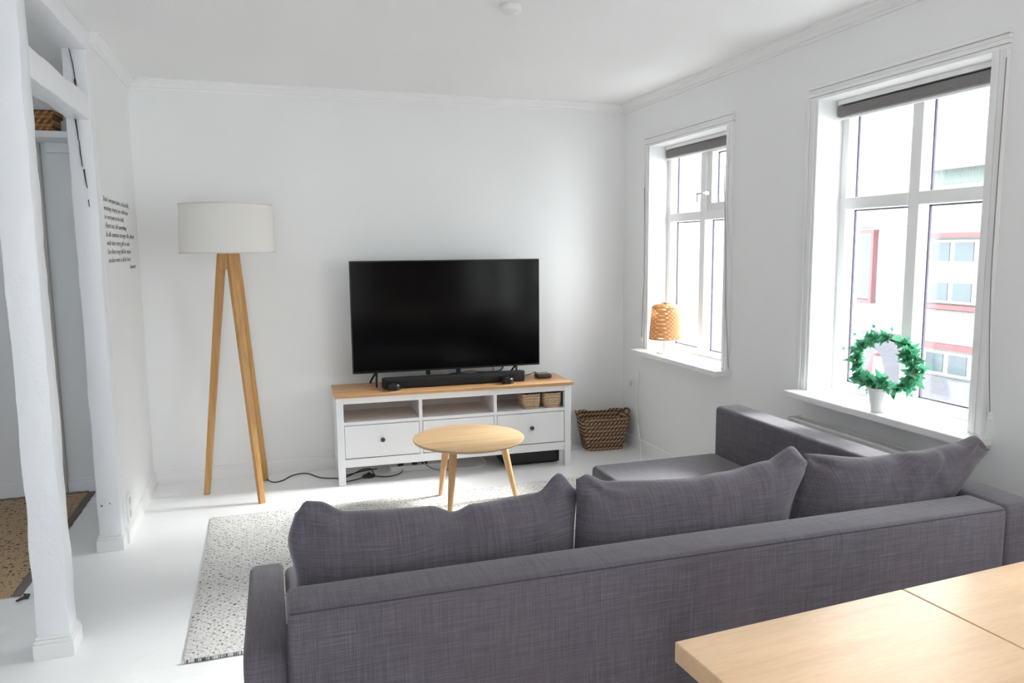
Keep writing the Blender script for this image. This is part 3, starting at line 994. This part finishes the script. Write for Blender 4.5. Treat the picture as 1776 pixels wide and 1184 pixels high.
# ------------------------------------------------------------------ under the bench
sub = thing('subwoofer', (1.72, 5.03, 0), 'flat black subwoofer box under the right end of the bench', 'subwoofer', BR)
bm = NBM(); prism(bm, [(-.19, .008), (.215, .008), (.215, .112), (-.245, .112)], 'y', -.125, .13); bmesh.ops.bevel(bm, geom=bm.edges[:], offset=.006, segments=2, profile=.5, affect='EDGES')
link('body', bm, M_blackm, sub, .6, world=False)
bm = NBM(); box(bm, -.17, .19, -.127, -.124, .02, .10, .001); link('grille', bm, M_black, sub, world=False)
for fx in (-.15, .17):
    bm = NBM(); box(bm, fx - .02, fx + .02, -.10, .10, 0, .009, .001); link('rubber_foot', bm, M_black, sub, world=False)

ps = thing('power_strip', (.93, 5.06, 0), 'white power strip with black plugs under the bench', 'power strip', -.03)
bm = NBM(); box(bm, -.19, .19, -.028, .028, 0, .038, .006); link('body', bm, M_plastic, ps, world=False)
for px in (-.12, -.02, .05):
    bm = NBM(); box(bm, px - .018, px + .018, -.018, .018, .037, .068, .006); link('plug', bm, M_black, ps, world=False)

cable([(-.075, 5.135, .012), (-.03, 5.08, .004), (.03, 5.10, .004), (.10, 5.20, .004), (.19, 5.21, .004), (.27, 5.08, .004), (.36, 5.03, .004), (.42, 5.02, .004), (.50, 5.10, .004), (.56, 5.17, .004), (.62, 5.17, .004), (.625, 5.06, .004), (.615, 5.02, .004)], .0035, 'black cord running from the floor lamp along the floor to the bench', M_cable, 'lamp_cord')
cable([(.545, 4.975, .006), (.48, 4.945, .004), (.415, 4.93, .004), (.385, 4.97, .004), (.40, 5.03, .010), (.47, 5.06, .012), (.58, 5.10, .016), (.66, 5.12, .016)], .0035, 'black cable looping behind the left bench leg', M_cable, 'power_cable')
cable([(.62, 4.985, .006), (.68, 4.955, .004), (.74, 4.955, .004), (.80, 5.0, .004), (.83, 5.05, .02), (.83, 5.058, .062)], .0035, 'black cable curving from foot switch to the power strip', M_cable, 'power_cable')
fs = thing('foot_switch', (.585, 4.99, 0), 'black foot switch lump on the floor behind the bench rail', 'switch')
bm = NBM(); lathe(bm, [(.038, .001), (.043, .008), (.036, .018), (.014, .026)], (0, 0, 0), 20, sx_=1.1, sy_=.75); link('body', bm, M_black, fs, .6, world=False)
bm = NBM(); lathe(bm, [(.012, .024), (.012, .030), (.008, .032)], (0, 0, 0), 12); link('button', bm, M_black, fs, .6, world=False)
cable([(1.135, 5.06, .012), (1.17, 4.99, .005), (1.26, 4.95, .005), (1.36, 4.97, .005), (1.42, 5.04, .005), (1.43, 5.14, .005), (1.40, 5.25, .02)], .005, 'white cable curving on the floor under the bench middle', M_wcable, 'power_cable')
cable([(.96, 5.03, .066), (1.0, 4.985, .03), (1.06, 4.975, .006), (1.10, 4.965, .006), (1.125, 4.955, .006)], .004, 'grey cable at the right end of the power strip', mat('grey_cable', (.3, .3, .3), .5), 'power_cable')

# ------------------------------------------------------------------ coffee table
CT = Vector((1.075, 4.175, 0)); CTZ = .432
ct = thing('coffee_table', (1.075, 4.175, 0), 'small round oak coffee table with splayed tapered legs standing on the rug', 'coffee table')
bm = NBM(); lathe(bm, [(.302, CTZ - .022), (.322, CTZ - .014), (.326, CTZ - .006), (.324, CTZ - .001), (.318, CTZ)], CT, 96); link('tabletop', bm, M_coffee, ct, .5)
def round_leg(fx, fy, tx, ty):
    bm = NBM()
    a = Vector((fx, fy, .0125)); b = Vector((tx, ty, CTZ - .020))
    tube(bm, [a, a.lerp(b, .03), a.lerp(b, .45), a.lerp(b, .8), b], 0, 20, True, [.0105, .0125, .0185, .0225, .0225])
    return link('leg', bm, M_cleg, ct, .7)
round_leg(.952, 4.425, .985, 4.335)
round_leg(.905, 3.975, .955, 4.055)
round_leg(1.385, 4.245, 1.285, 4.205)
bm = NBM(); lathe(bm, [(.13, CTZ - .034), (.13, CTZ - .022)], CT, 24); link('underframe', bm, M_cleg, ct)

# ------------------------------------------------------------------ large floor basket
fb = thing('floor_basket', (2.385, 5.150, 0), 'brown woven rattan basket on the floor in the room corner', 'basket', -.10)
bm = NBM(); soft_basket(bm, .285, .17, .385, .225, .262, .010, 12, .25)
for v in bm.verts:
    if v.co.z > .2: v.co.z += .010 * (1 if v.co.y > 0 else -1) * 1.0 - .012 * (abs(v.co.x) < .10)
link('body', bm, M_rattan, fb, .9, world=False)
P = []
for k in range(97):
    a = 2 * PI * k / 96; e = 2 / (2 + 6 * .75)
    x = math.copysign(abs(math.cos(a)) ** e, math.cos(a)) * .189; y = math.copysign(abs(math.sin(a)) ** e, math.sin(a)) * .109
    P.append((x, y, .262 + .010 * (1 if y > 0 else -1) - .012 * (abs(x) < .10)))
bm = NBM(); tube(bm, P, .009, 8, False); link('rim', bm, M_rattan, fb, .9, world=False)
for sgn in (-1, 1):
    bm = NBM(); tube(bm, smooth_path([(sgn * .185, -.05, .25), (sgn * .200, -.045, .285), (sgn * .203, 0, .295), (sgn * .200, .045, .285), (sgn * .185, .05, .25)]), .008, 8); link('handle', bm, M_rattan, fb, .9, world=False)

# white lead hanging down the right wall
cable([(2.612, 4.99, .60), (2.610, 5.02, .36), (2.607, 5.01, .26), (2.600, 4.97, .16), (2.58, 4.90, .08), (2.52, 4.78, .012), (2.46, 4.66, .006), (2.40, 4.60, .006)], .004, 'thin white lead hanging down the right wall beside the floor basket', M_wcable, 'power_lead')

# ------------------------------------------------------------------ sofa
SZ = .70
sofa = thing('corner_sofa', (1.1, 2.3, 0), 'charcoal grey fabric corner sofa with chaise, its back to the dining table', 'sofa')
def spart(name, x0, x1, y0, y1, z0, z1, bev=.018, seg=4, parent=None, M=None):
    bm = NBM(); box(bm, x0, x1, y0, y1, z0, z1, bev, seg)
    if M is not None: bm.transform(M)
    return link(name, bm, M_sofa, parent or sofa, .7)
# backrest, slightly skewed in plan to follow the photo
bk = NBM(); box(bk, .003, 2.194, 1.715, 1.865, .04, SZ, .022, 4)
for v in bk.verts:
    v.co.y += -.020 * (v.co.x / 2.19)
backrest = link('backrest', bk, M_sofa, sofa, .7)
bm = NBM(); tube(bm, [(.012, 1.7205, SZ - .009), (1.1, 1.7105, SZ - .009), (2.176, 1.7005, SZ - .009)], .0022, 6); link('seam', bm, M_pipe, backrest)
bm = NBM(); tube(bm, [(.0035, 1.7185, SZ - .03), (.0035, 1.7185, .06)], .002, 6); link('seam', bm, M_pipe, backrest)
# side panel by the window
sidep = spart('side_panel', 2.190, 2.345, 1.700, 3.345, .04, SZ, .024)
# left arm: padded, sloping down a little to the front
bm = NBM()
prism(bm, [(1.745, .04), (2.50, .04), (2.50, .475), (2.47, .512), (2.42, .520), (1.80, .590), (1.765, .580), (1.745, .555)], 'x', -.098, .003)
bmesh.ops.bevel(bm, geom=[e for e in bm.edges if abs(e.verts[0].co.x - e.verts[1].co.x) < 1e-5], offset=.016, segments=3, profile=.5, affect='EDGES')
arm = link('armrest', bm, M_sofa, sofa, .7)
# seat + chaise
spart('seat_base', .004, 1.478, 1.87, 2.56, .05, .29, .012)
spart('seat_cushion', .006, 1.472, 1.872, 2.58, .292, .455, .022)
spart('chaise_base', 1.482, 2.186, 1.87, 3.325, .05, .29, .012)
spart('chaise_cushion', 1.480, 2.186, 1.872, 3.330, .292, .455, .024)
for x, y in ((.06, 1.78), (2.1, 1.78), (2.27, 3.28), (1.53, 3.25), (.06, 2.5), (-.05, 2.42), (1.1, 1.78)):
    bm = NBM(); lathe(bm, [(.02, .012 if y > 2.9 else 0), (.024, .05)], (x, y, 0), 12); link('leg', bm, M_black, sofa)

# big loose back cushions
def pillow(pbl, pbr, ptr, ptl, th, nrm, label, seed, top_pts=None, kx=1.0, fold=False, bulge=0.0, nu=80, nv=46):
    """a filled cushion between four corners, thickest in the middle, with pulled corners and creases"""
    pbl, pbr, ptr, ptl = map(Vector, (pbl, pbr, ptr, ptl))
    nrm = Vector(nrm).normalized()
    bm = NBM()
    side = {}
    def base(u, v):
        # pinch the sides in towards the middle of each edge
        p = pbl.lerp(pbr, u); q = ptl.lerp(ptr, u); p = Vector((p.x + (q.x - p.x) * v ** (1 + (kx - 1) * u), p.y + (q.y - p.y) * v, p.z + (q.z - p.z) * v))
        U = (pbr - pbl).normalized(); V = (ptl - pbl).normalized()
        p = p + U * (.007 * (1 - (2 * v - 1) ** 2)) * (1 - 2 * u) * 1.0
        p = p - V * (.012 * (1 - (2 * u - 1) ** 2)) * (1 if v > .5 else 0) * (2 * v - 1)
        if bulge: p = p - U * (bulge * math.exp(-((v - .80) / .17) ** 2) - .5 * bulge * math.exp(-((v - .42) / .14) ** 2)) * (1 - u) ** 6
        if top_pts:
            x = u
            for (a, ha), (b, hb) in zip(top_pts, top_pts[1:]):
                if a <= x <= b:
                    t_ = (x - a) / (b - a); t_ = t_ * t_ * (3 - 2 * t_)
                    p = p + Vector((0, 0, 1)) * (ha + (hb - ha) * t_) * max(0, v) ** 4
                    break
        return p
    def thick(u, v):
        fu = 1 - abs(2 * u - 1) ** 3.2; fv = 1 - abs(2 * v - 1) ** 2.8
        t_ = th * (max(fu, 0) ** .55) * (max(fv, 0) ** .55)
        # creases running in from the corners and the top edge
        w_ = noise.noise(Vector((u * 5 + seed, v * 1.3, seed * 2.1))) * .018 + noise.noise(Vector((u * 13 + seed, v * 2.2, 4.7))) * .009
        dcor = min(math.hypot(u, 1 - v), math.hypot(1 - u, 1 - v))
        w_ += math.sin(math.atan2(1 - v, min(u, 1 - u) + .02) * 9 + seed) * .010 * math.exp(-(dcor / .22) ** 2)
        if fold:
            k = (v - 1.0) + (u - .50) * 1.7
            w_ += .009 / (1 + math.exp(-k * 45)) if k > -.2 else 0
        w_ += .009 * math.exp(-((u - .56 - .1 * math.sin(seed)) / .035) ** 2) * (v ** 3) * math.sin(seed * 5 + 1.2) - .010 * math.exp(-((u - .70) / .03) ** 2) * v ** 4
        return max(t_ + w_ * min(1, t_ / .03), 0)
    for s in (1, -1):
        for i in range(nu + 1):
            for j in range(nv + 1):
                u, v = i / nu, j / nv
                if s == -1 and (i in (0, nu) or j in (0, nv)):
                    side[(s, i, j)] = side[(1, i, j)]; continue
                side[(s, i, j)] = bm.verts.new(base(u, v) + nrm * thick(u, v) * s)
    for s in (1, -1):
        for i in range(nu):
            for j in range(nv):
                q = [side[(s, i, j)], side[(s, i + 1, j)], side[(s, i + 1, j + 1)], side[(s, i, j + 1)]]
                bm.faces.new(q if s == -1 else q[::-1])
    c = (pbl + pbr) / 2
    o = top('sofa_cushion', bm, M_sofa, (c.x, c.y, min(v.co.z for v in bm.verts)), label, 'cushion', 'back cushions along the sofa', smooth=3.2)
    return o
pillow((-.005, 1.990, .480), (.830, 1.990, .480), (.872, 2.060, .790), (.045, 2.060, .815), .088, (0, -1, .25),
       'grey back cushion at the left end of the sofa, next to the armrest', 1.0,
       [(0, .0), (.035, .034), (.075, .032), (.16, .0), (.45, .0), (.53, -.022), (.60, -.004), (.84, .008), (.925, .060), (1, 0)], bulge=.022)
pillow((.812, 1.970, .480), (1.545, 1.975, .480), (1.715, 2.045, .800), (.858, 2.040, .830), .088, (0, -1, .25),
       'grey back cushion in the middle of the sofa with creased top edge', 2.6,
       [(0, .0), (.04, .015), (.12, -.008), (.45, -.012), (.6, .0), (.8, .022), (.91, .062), (1, .0)], kx=1.6)
pillow((1.568, 2.005, .480), (2.150, 1.925, .600), (2.365, 1.915, .815), (1.705, 2.06, .825), .084, (0, -1, .25),
       'grey back cushion at the window end of the sofa with raised pointed corner', 4.3,
       [(0, .0), (.05, .0), (.3, -.008), (.6, .012), (.8, .03), (.91, .055), (1, .0)], kx=1.2, fold=True)

# ------------------------------------------------------------------ radiator
rad = thing('radiator', (2.55, 2.72, .10), 'white panel radiator under the window with the ivy wreath, behind the sofa', 'radiator')
bm = NBM(); box(bm, 2.500, 2.508, 2.30, 3.15, .12, .655, .003); link('front_panel', bm, M_radiator, rad)
bm = NBM(); box(bm, 2.575, 2.583, 2.30, 3.15, .12, .655, .003); link('back_panel', bm, M_radiator, rad)
for q in ((2.296, 2.300), (3.15, 3.154)):
    bm = NBM(); box(bm, 2.500, 2.583, q[0], q[1], .13, .66, .001); link('side_cover', bm, M_radiator, rad)
bm = NBM()
box(bm, 2.508, 2.520, 2.30, 3.15, .648, .656, .001); box(bm, 2.563, 2.575, 2.30, 3.15, .648, .656, .001)
y = 2.305
while y < 3.145:
    box(bm, 2.520, 2.563, y, y + .004, .648, .655, 0); y += .014
link('top_grille', bm, M_radiator, rad)
for q in (2.45, 2.97):
    bm = NBM(); box(bm, 2.583, 2.6255, q, q + .03, .2, .6, .002); link('bracket', bm, M_radiator, rad)
bm = NBM(); tube(bm, [(2.54, 3.10, .13), (2.54, 3.10, 0.0)], .008, 10); link('pipe', bm, M_radiator, rad)

# ------------------------------------------------------------------ dining table
DA = math.atan2(.061, 1.02)
dt = thing('dining_table', (.741, 1.252, 0), 'light oak dining table with a straight joint across its top, in the foreground', 'dining table', DA)
def dpart(name, boxes, m=M_dine, bev=.003, parent=None):
    bm = NBM()
    for b in boxes: box(bm, *b, bev, 3)
    return link(name, bm, m, parent or dt, world=False)
dpart('table_leaf', [(0, .612, -.95, 0, .697, .740)])
dpart('table_leaf', [(.6145, 1.58, -.95, 0, .697, .740)])
for x in (.05, 1.46):
    for y in (-.90, -.12): dpart('leg', [(x, x + .07, y, y + .07, 0, .60)])
dpart('apron', [(.05, 1.53, -.07, -.05, .60, .697), (.05, 1.53, -.90, -.88, .60, .697), (.05, .07, -.88, -.07, .60, .697), (1.51, 1.53, -.88, -.07, .60, .697)])

# ------------------------------------------------------------------ bamboo lamp on the far sill
bl = thing('bamboo_table_lamp', (2.635, 4.660, Z0), 'woven bamboo table lamp glowing orange on the far window sill', 'lamp')
bm = NBM()
pf = [(.050, .345), (.075, .342), (.092, .325), (.098, .28), (.104, .20), (.109, .14), (.111, .11), (.108, .10)]
lathe(bm, pf, (2.635, 4.660, Z0), 48, False, False); link('lamp_shade', bm, M_bamboo, bl, .9)
bm = NBM()
for z, r_ in ((.345, .050), (.101, .110), (.325, .093)):
    tube(bm, [(2.635 + r_ * math.cos(2 * PI * k / 40), 4.66 + r_ * math.sin(2 * PI * k / 40), Z0 + z) for k in range(41)], .0028, 6, False)
link('rim', bm, mat('bamboo_rim', (.55, .33, .15), .6), bl, .9)
bm = NBM(); lathe(bm, [(.055, 0), (.055, .006), (.008, .012), (.006, .20), (.016, .205), (.016, .25)], (2.635, 4.66, Z0), 24)
for k in range(3):
    a = k * 2 * PI / 3
    tube(bm, [(2.635, 4.66, Z0 + .24), (2.635 + .100 * math.cos(a), 4.66 + .100 * math.sin(a), Z0 + .24)], .0018, 6)
link('stand', bm, M_metalwhite, bl, .6)
bm = NBM(); lathe(bm, [(.012, .25), (.026, .28), (.028, .30), (.018, .322), (.004, .328)], (2.635, 4.66, Z0), 20); link('bulb', bm, M_bulb, bl, .9)
bm = NBM(); tube(bm, smooth_path([(2.635, 4.66, Z0 + .345), (2.62, 4.65, Z0 + .36), (2.60, 4.64, Z0 + .35)]), .004, 6); lathe(bm, [(.006, .343), (.006, .352)], (2.635, 4.66, Z0), 8); link('finial', bm, M_black, bl, .9)

# ------------------------------------------------------------------ ivy wreath in a pot
PX, PY = 2.592, 2.640
iv = thing('potted_ivy', (PX, PY, Z0), 'ivy trained into a wreath ring in a small white pot on the near sill', 'plant')
bm = NBM(); lathe(bm, [(.040, 0), (.044, .004), (.054, .060), (.060, .092), (.064, .094), (.064, .108), (.058, .108), (.052, .070)], (PX, PY, Z0), 40, True, False); pot = link('pot', bm, M_pot, iv, .6)
bm = NBM(); lathe(bm, [(.050, .090), (.056, .093), (.030, .100), (.002, .101)], (PX, PY, Z0), 24, False, True); link('soil', bm, M_soil, iv, .9)
ring = []
RC = Vector((PX + .005, PY - .005, 1.003))
for k in range(49):
    a = -PI / 2 + 2 * PI * k / 48
    ring.append(RC + Vector((.012 * math.sin(3 * a), math.cos(a) * .165, math.sin(a) * .112)))
bm = NBM()
tube(bm, ring, .0035, 6, False)
ring2 = [p + Vector((.008 * math.cos(k * .9), .006 * math.sin(k * .8), .007 * math.sin(k * 1.1))) for k, p in enumerate(ring)]
tube(bm, ring2, .0026, 6, False)
tube(bm, [(PX, PY - .01, Z0 + .095), RC + Vector((0, .01, -.112))], .003, 6)
tube(bm, [(PX, PY + .01, Z0 + .095), RC + Vector((0, -.02, -.112))], .003, 6)
link('stem', bm, M_stem, iv, .9)
LEAF = [(0, -.05), (.12, -.28), (.40, -.30), (.36, -.02), (.62, .16), (.26, .30), (.20, .50), (0, .98), (-.20, .50), (-.26, .30), (-.62, .16), (-.36, -.02), (-.40, -.30), (-.12, -.28)]
def ivy_leaf(bm, p, d, nrm, s):
    d = d.normalized(); nrm = (nrm - d * nrm.dot(d)).normalized(); sd = d.cross(nrm)
    c = bm.verts.new(p + d * s * .15 - nrm * s * .06)
    vs = [bm.verts.new(p + (sd * x + d * y) * s + nrm * s * (.10 * abs(x) - .12 * max(0, y) ** 2)) for x, y in LEAF]
    for k in range(len(vs)): bm.faces.new((c, vs[k], vs[(k + 1) % len(vs)]))
bm = NBM()
rl = random.Random(11)
for k in range(120):
    a = rl.uniform(0, 2 * PI)
    c = RC + Vector((0, math.cos(a) * .168, math.sin(a) * .112))
    out = Vector((0, math.cos(a), math.sin(a)))
    d = (out * rl.uniform(-.35, 1.1) + Vector((rl.uniform(-1.0, .5), rl.uniform(-.6, .6), rl.uniform(-.6, .5))))
    ivy_leaf(bm, c + Vector((rl.uniform(-.03, .02), rl.uniform(-.02, .02), rl.uniform(-.016, .016))), d, Vector((-1, rl.uniform(-.9, .3), rl.uniform(-.2, .9))), rl.uniform(.036, .056))
for k in range(40):      # bushier round the pot
    y = rl.uniform(-.12, .12)
    c = Vector((PX - rl.uniform(.0, .05), PY + y, Z0 + .115 + rl.uniform(0, .045)))
    d = Vector((rl.uniform(-1, .2), y * 8 + rl.uniform(-.4, .4), rl.uniform(-.7, .8)))
    ivy_leaf(bm, c, d, Vector((-1, rl.uniform(-.5, .3), rl.uniform(.0, .9))), rl.uniform(.032, .052))
link('leaves', bm, M_leaf, iv, 1.2)
bm = NBM()
for k in range(12):      # loose sprigs
    a = rl.uniform(0, 2 * PI)
    c = RC + Vector((0, math.cos(a) * .165, math.sin(a) * .112))
    e = c + Vector((rl.uniform(-.03, 0), math.cos(a) * rl.uniform(.04, .08), math.sin(a) * rl.uniform(.03, .06)))
    tube(bm, [c, c.lerp(e, .5) + Vector((0, 0, .008)), e], .0013, 5)
    ivy_leaf(bm, e, e - c, Vector((-1, -.3, .3)), .017)
link('sprig', bm, M_leaf, iv, 1.2)

# ------------------------------------------------------------------ basket on the hall shelf
hb = thing('lidded_basket', (-1.238, 5.155, 2.2265), 'brown woven lidded basket on the high hall shelf', 'basket', -.06)
bm = NBM(); soft_basket(bm, .19, .15, .20, .16, .085, .006, corner=.15); link('body', bm, M_chip, hb, .9, world=False)
bm = NBM(); box(bm, -.108, .108, -.087, .087, .080, .118, .008, 2); link('lid', bm, M_chip, hb, .9, world=False)

# ------------------------------------------------------------------ outside
bm = NBM(); box(bm, 3.2, 60, -12, 70, -2.9, -2.6); struct('ground_1', bm, M_pave)
bm = NBM(); box(bm, 4.6, 10.6, -12, 70, -2.599, -2.58); struct('ground_2', bm, M_road)
def far_window(parent, X, ya, yb, za, zb, n, trim=None):
    bm = NBM(); box(bm, X - .05, X + .05, ya, yb, za, zb, 0)
    f = link('window', bm, M_canvas_w, parent)
    w_ = (yb - ya) / n
    bm = NBM()
    for k in range(n): box(bm, X - .07, X - .045, ya + k * w_ + .06, ya + (k + 1) * w_ - .06, za + .05, zb - .05, 0)
    link('pane', bm, M_pane, f)
    if trim:
        bm = NBM()
        for b in trim: box(bm, *b, 0)
        link('trim', bm, M_red, f)
    return f
BX = 13.0
b1 = thing('apartment_building', (BX, 9, -2.6), 'white building across the street with red ledges and rows of windows', 'building')
bm = NBM(); box(bm, BX, BX + 8, 2.0, 12.35, -2.6, 2.75); link('wall', bm, M_facade, b1)
bm = NBM(); box(bm, BX - .04, BX, 2.0, 12.25, 2.72, 3.02); link('corrugated_band', bm, M_corr, b1)
bm = NBM(); box(bm, BX - .10, BX, 2.0, 12.3, -.62, .22); link('corrugated_band', bm, M_corrw, b1)
bm = NBM()
for z0_, z1_ in ((1.67, 1.76), (.24, .33), (-.56, -.45)): box(bm, BX - .22, BX, 2.0, 12.15, z0_, z1_)
link('red_ledge', bm, M_red, b1)
bm = NBM(); box(bm, BX - .06, BX, 2.0, 12.3, -2.6, -1.15); link('stone_base', bm, M_stone, b1)
for z0_, z1_ in ((1.15, 1.62), (.36, .82), (-1.10, -.62)):
    for k in range(4):
        yb_ = 12.1 - k * 1.75
        far_window(b1, BX - .02, yb_ - 1.62, yb_, z0_, z1_, 3)
bm = NBM()
prism(bm, [(BX - .35, 2.98), (BX + 4.2, 5.4), (BX + 8.5, 2.98), (BX + 8.5, 3.08), (BX + 4.2, 5.5), (BX - .35, 3.08)], 'y', 1.8, 12.6)
link('roof', bm, M_roof, b1)
b2 = thing('rendered_house', (BX + .3, 19, -2.6), 'plain white rendered house across the street with a tall red-framed window', 'building')
bm = NBM(); box(bm, BX + .3, BX + 8, 12.40, 40.0, -2.6, 2.6); link('wall', bm, M_facade, b2)
bm = NBM()
prism(bm, [(BX + .05, 2.55), (BX + 4.2, 4.6), (BX + 8.3, 2.55), (BX + 8.3, 2.65), (BX + 4.2, 4.7), (BX + .05, 2.65)], 'y', 12.62, 40.2)
link('roof', bm, M_roof, b2)
for yb_ in (15.1, 19.5, 24.5, 30.0):
    far_window(b2, BX + .28, yb_ - 1.15, yb_, .30, 1.80, 2, [(BX + .16, BX + .30, yb_ - 1.22, yb_ - 1.14, .22, 1.86), (BX + .16, BX + .30, yb_, yb_ + .08, .22, 1.86), (BX + .15, BX + .30, yb_ - 1.23, yb_ + .09, 1.80, 1.88), (BX + .15, BX + .30, yb_ - 1.23, yb_ + .09, .20, .28)])
bm = NBM(); box(bm, BX + .22, BX + .30, 12.45, 20, 1.95, 2.02); box(bm, BX + .22, BX + .30, 12.45, 20, 2.14, 2.2); link('moulding', bm, M_canvas_w, b2)
bm = NBM(); box(bm, BX + .24, BX + .30, 12.42, 14.2, -2.6, -.45); link('stone_base', bm, M_stone, b2)
gx, gy = 12.2, 12.65
pr = thing('parasol', (gx, gy, -2.58), 'red and white folded parasol on the pavement across the street', 'parasol')
bm = NBM(); tube(bm, [(gx, gy, -2.58), (gx, gy, -.70)], .04, 10); link('pole', bm, M_canvas_w, pr)
bm = NBM(); lathe(bm, [(.16, 1.22), (.19, 1.26), (.18, 1.50), (.10, 1.78), (.02, 1.86)], (gx, gy, -2.58), 12); link('canopy', bm, M_canvas_r, pr, .9)
bm = NBM(); lathe(bm, [(.195, 1.27), (.188, 1.50), (.108, 1.78), (.03, 1.875)], (gx, gy, -2.58), 12, False, False)
bmesh.ops.delete(bm, geom=[f for f in bm.faces if f.calc_center_median().y > gy - .10], context='FACES'); link('white_panel', bm, M_canvas_w, pr, .9)

# unseen block added to keep the sun off the windows beside the dining table
bm = NBM(); box(bm, 12.6, 13.6, -3.2, 1.62, -2.6, 11.0); struct('wall_sun_blocker', bm, M_facade)
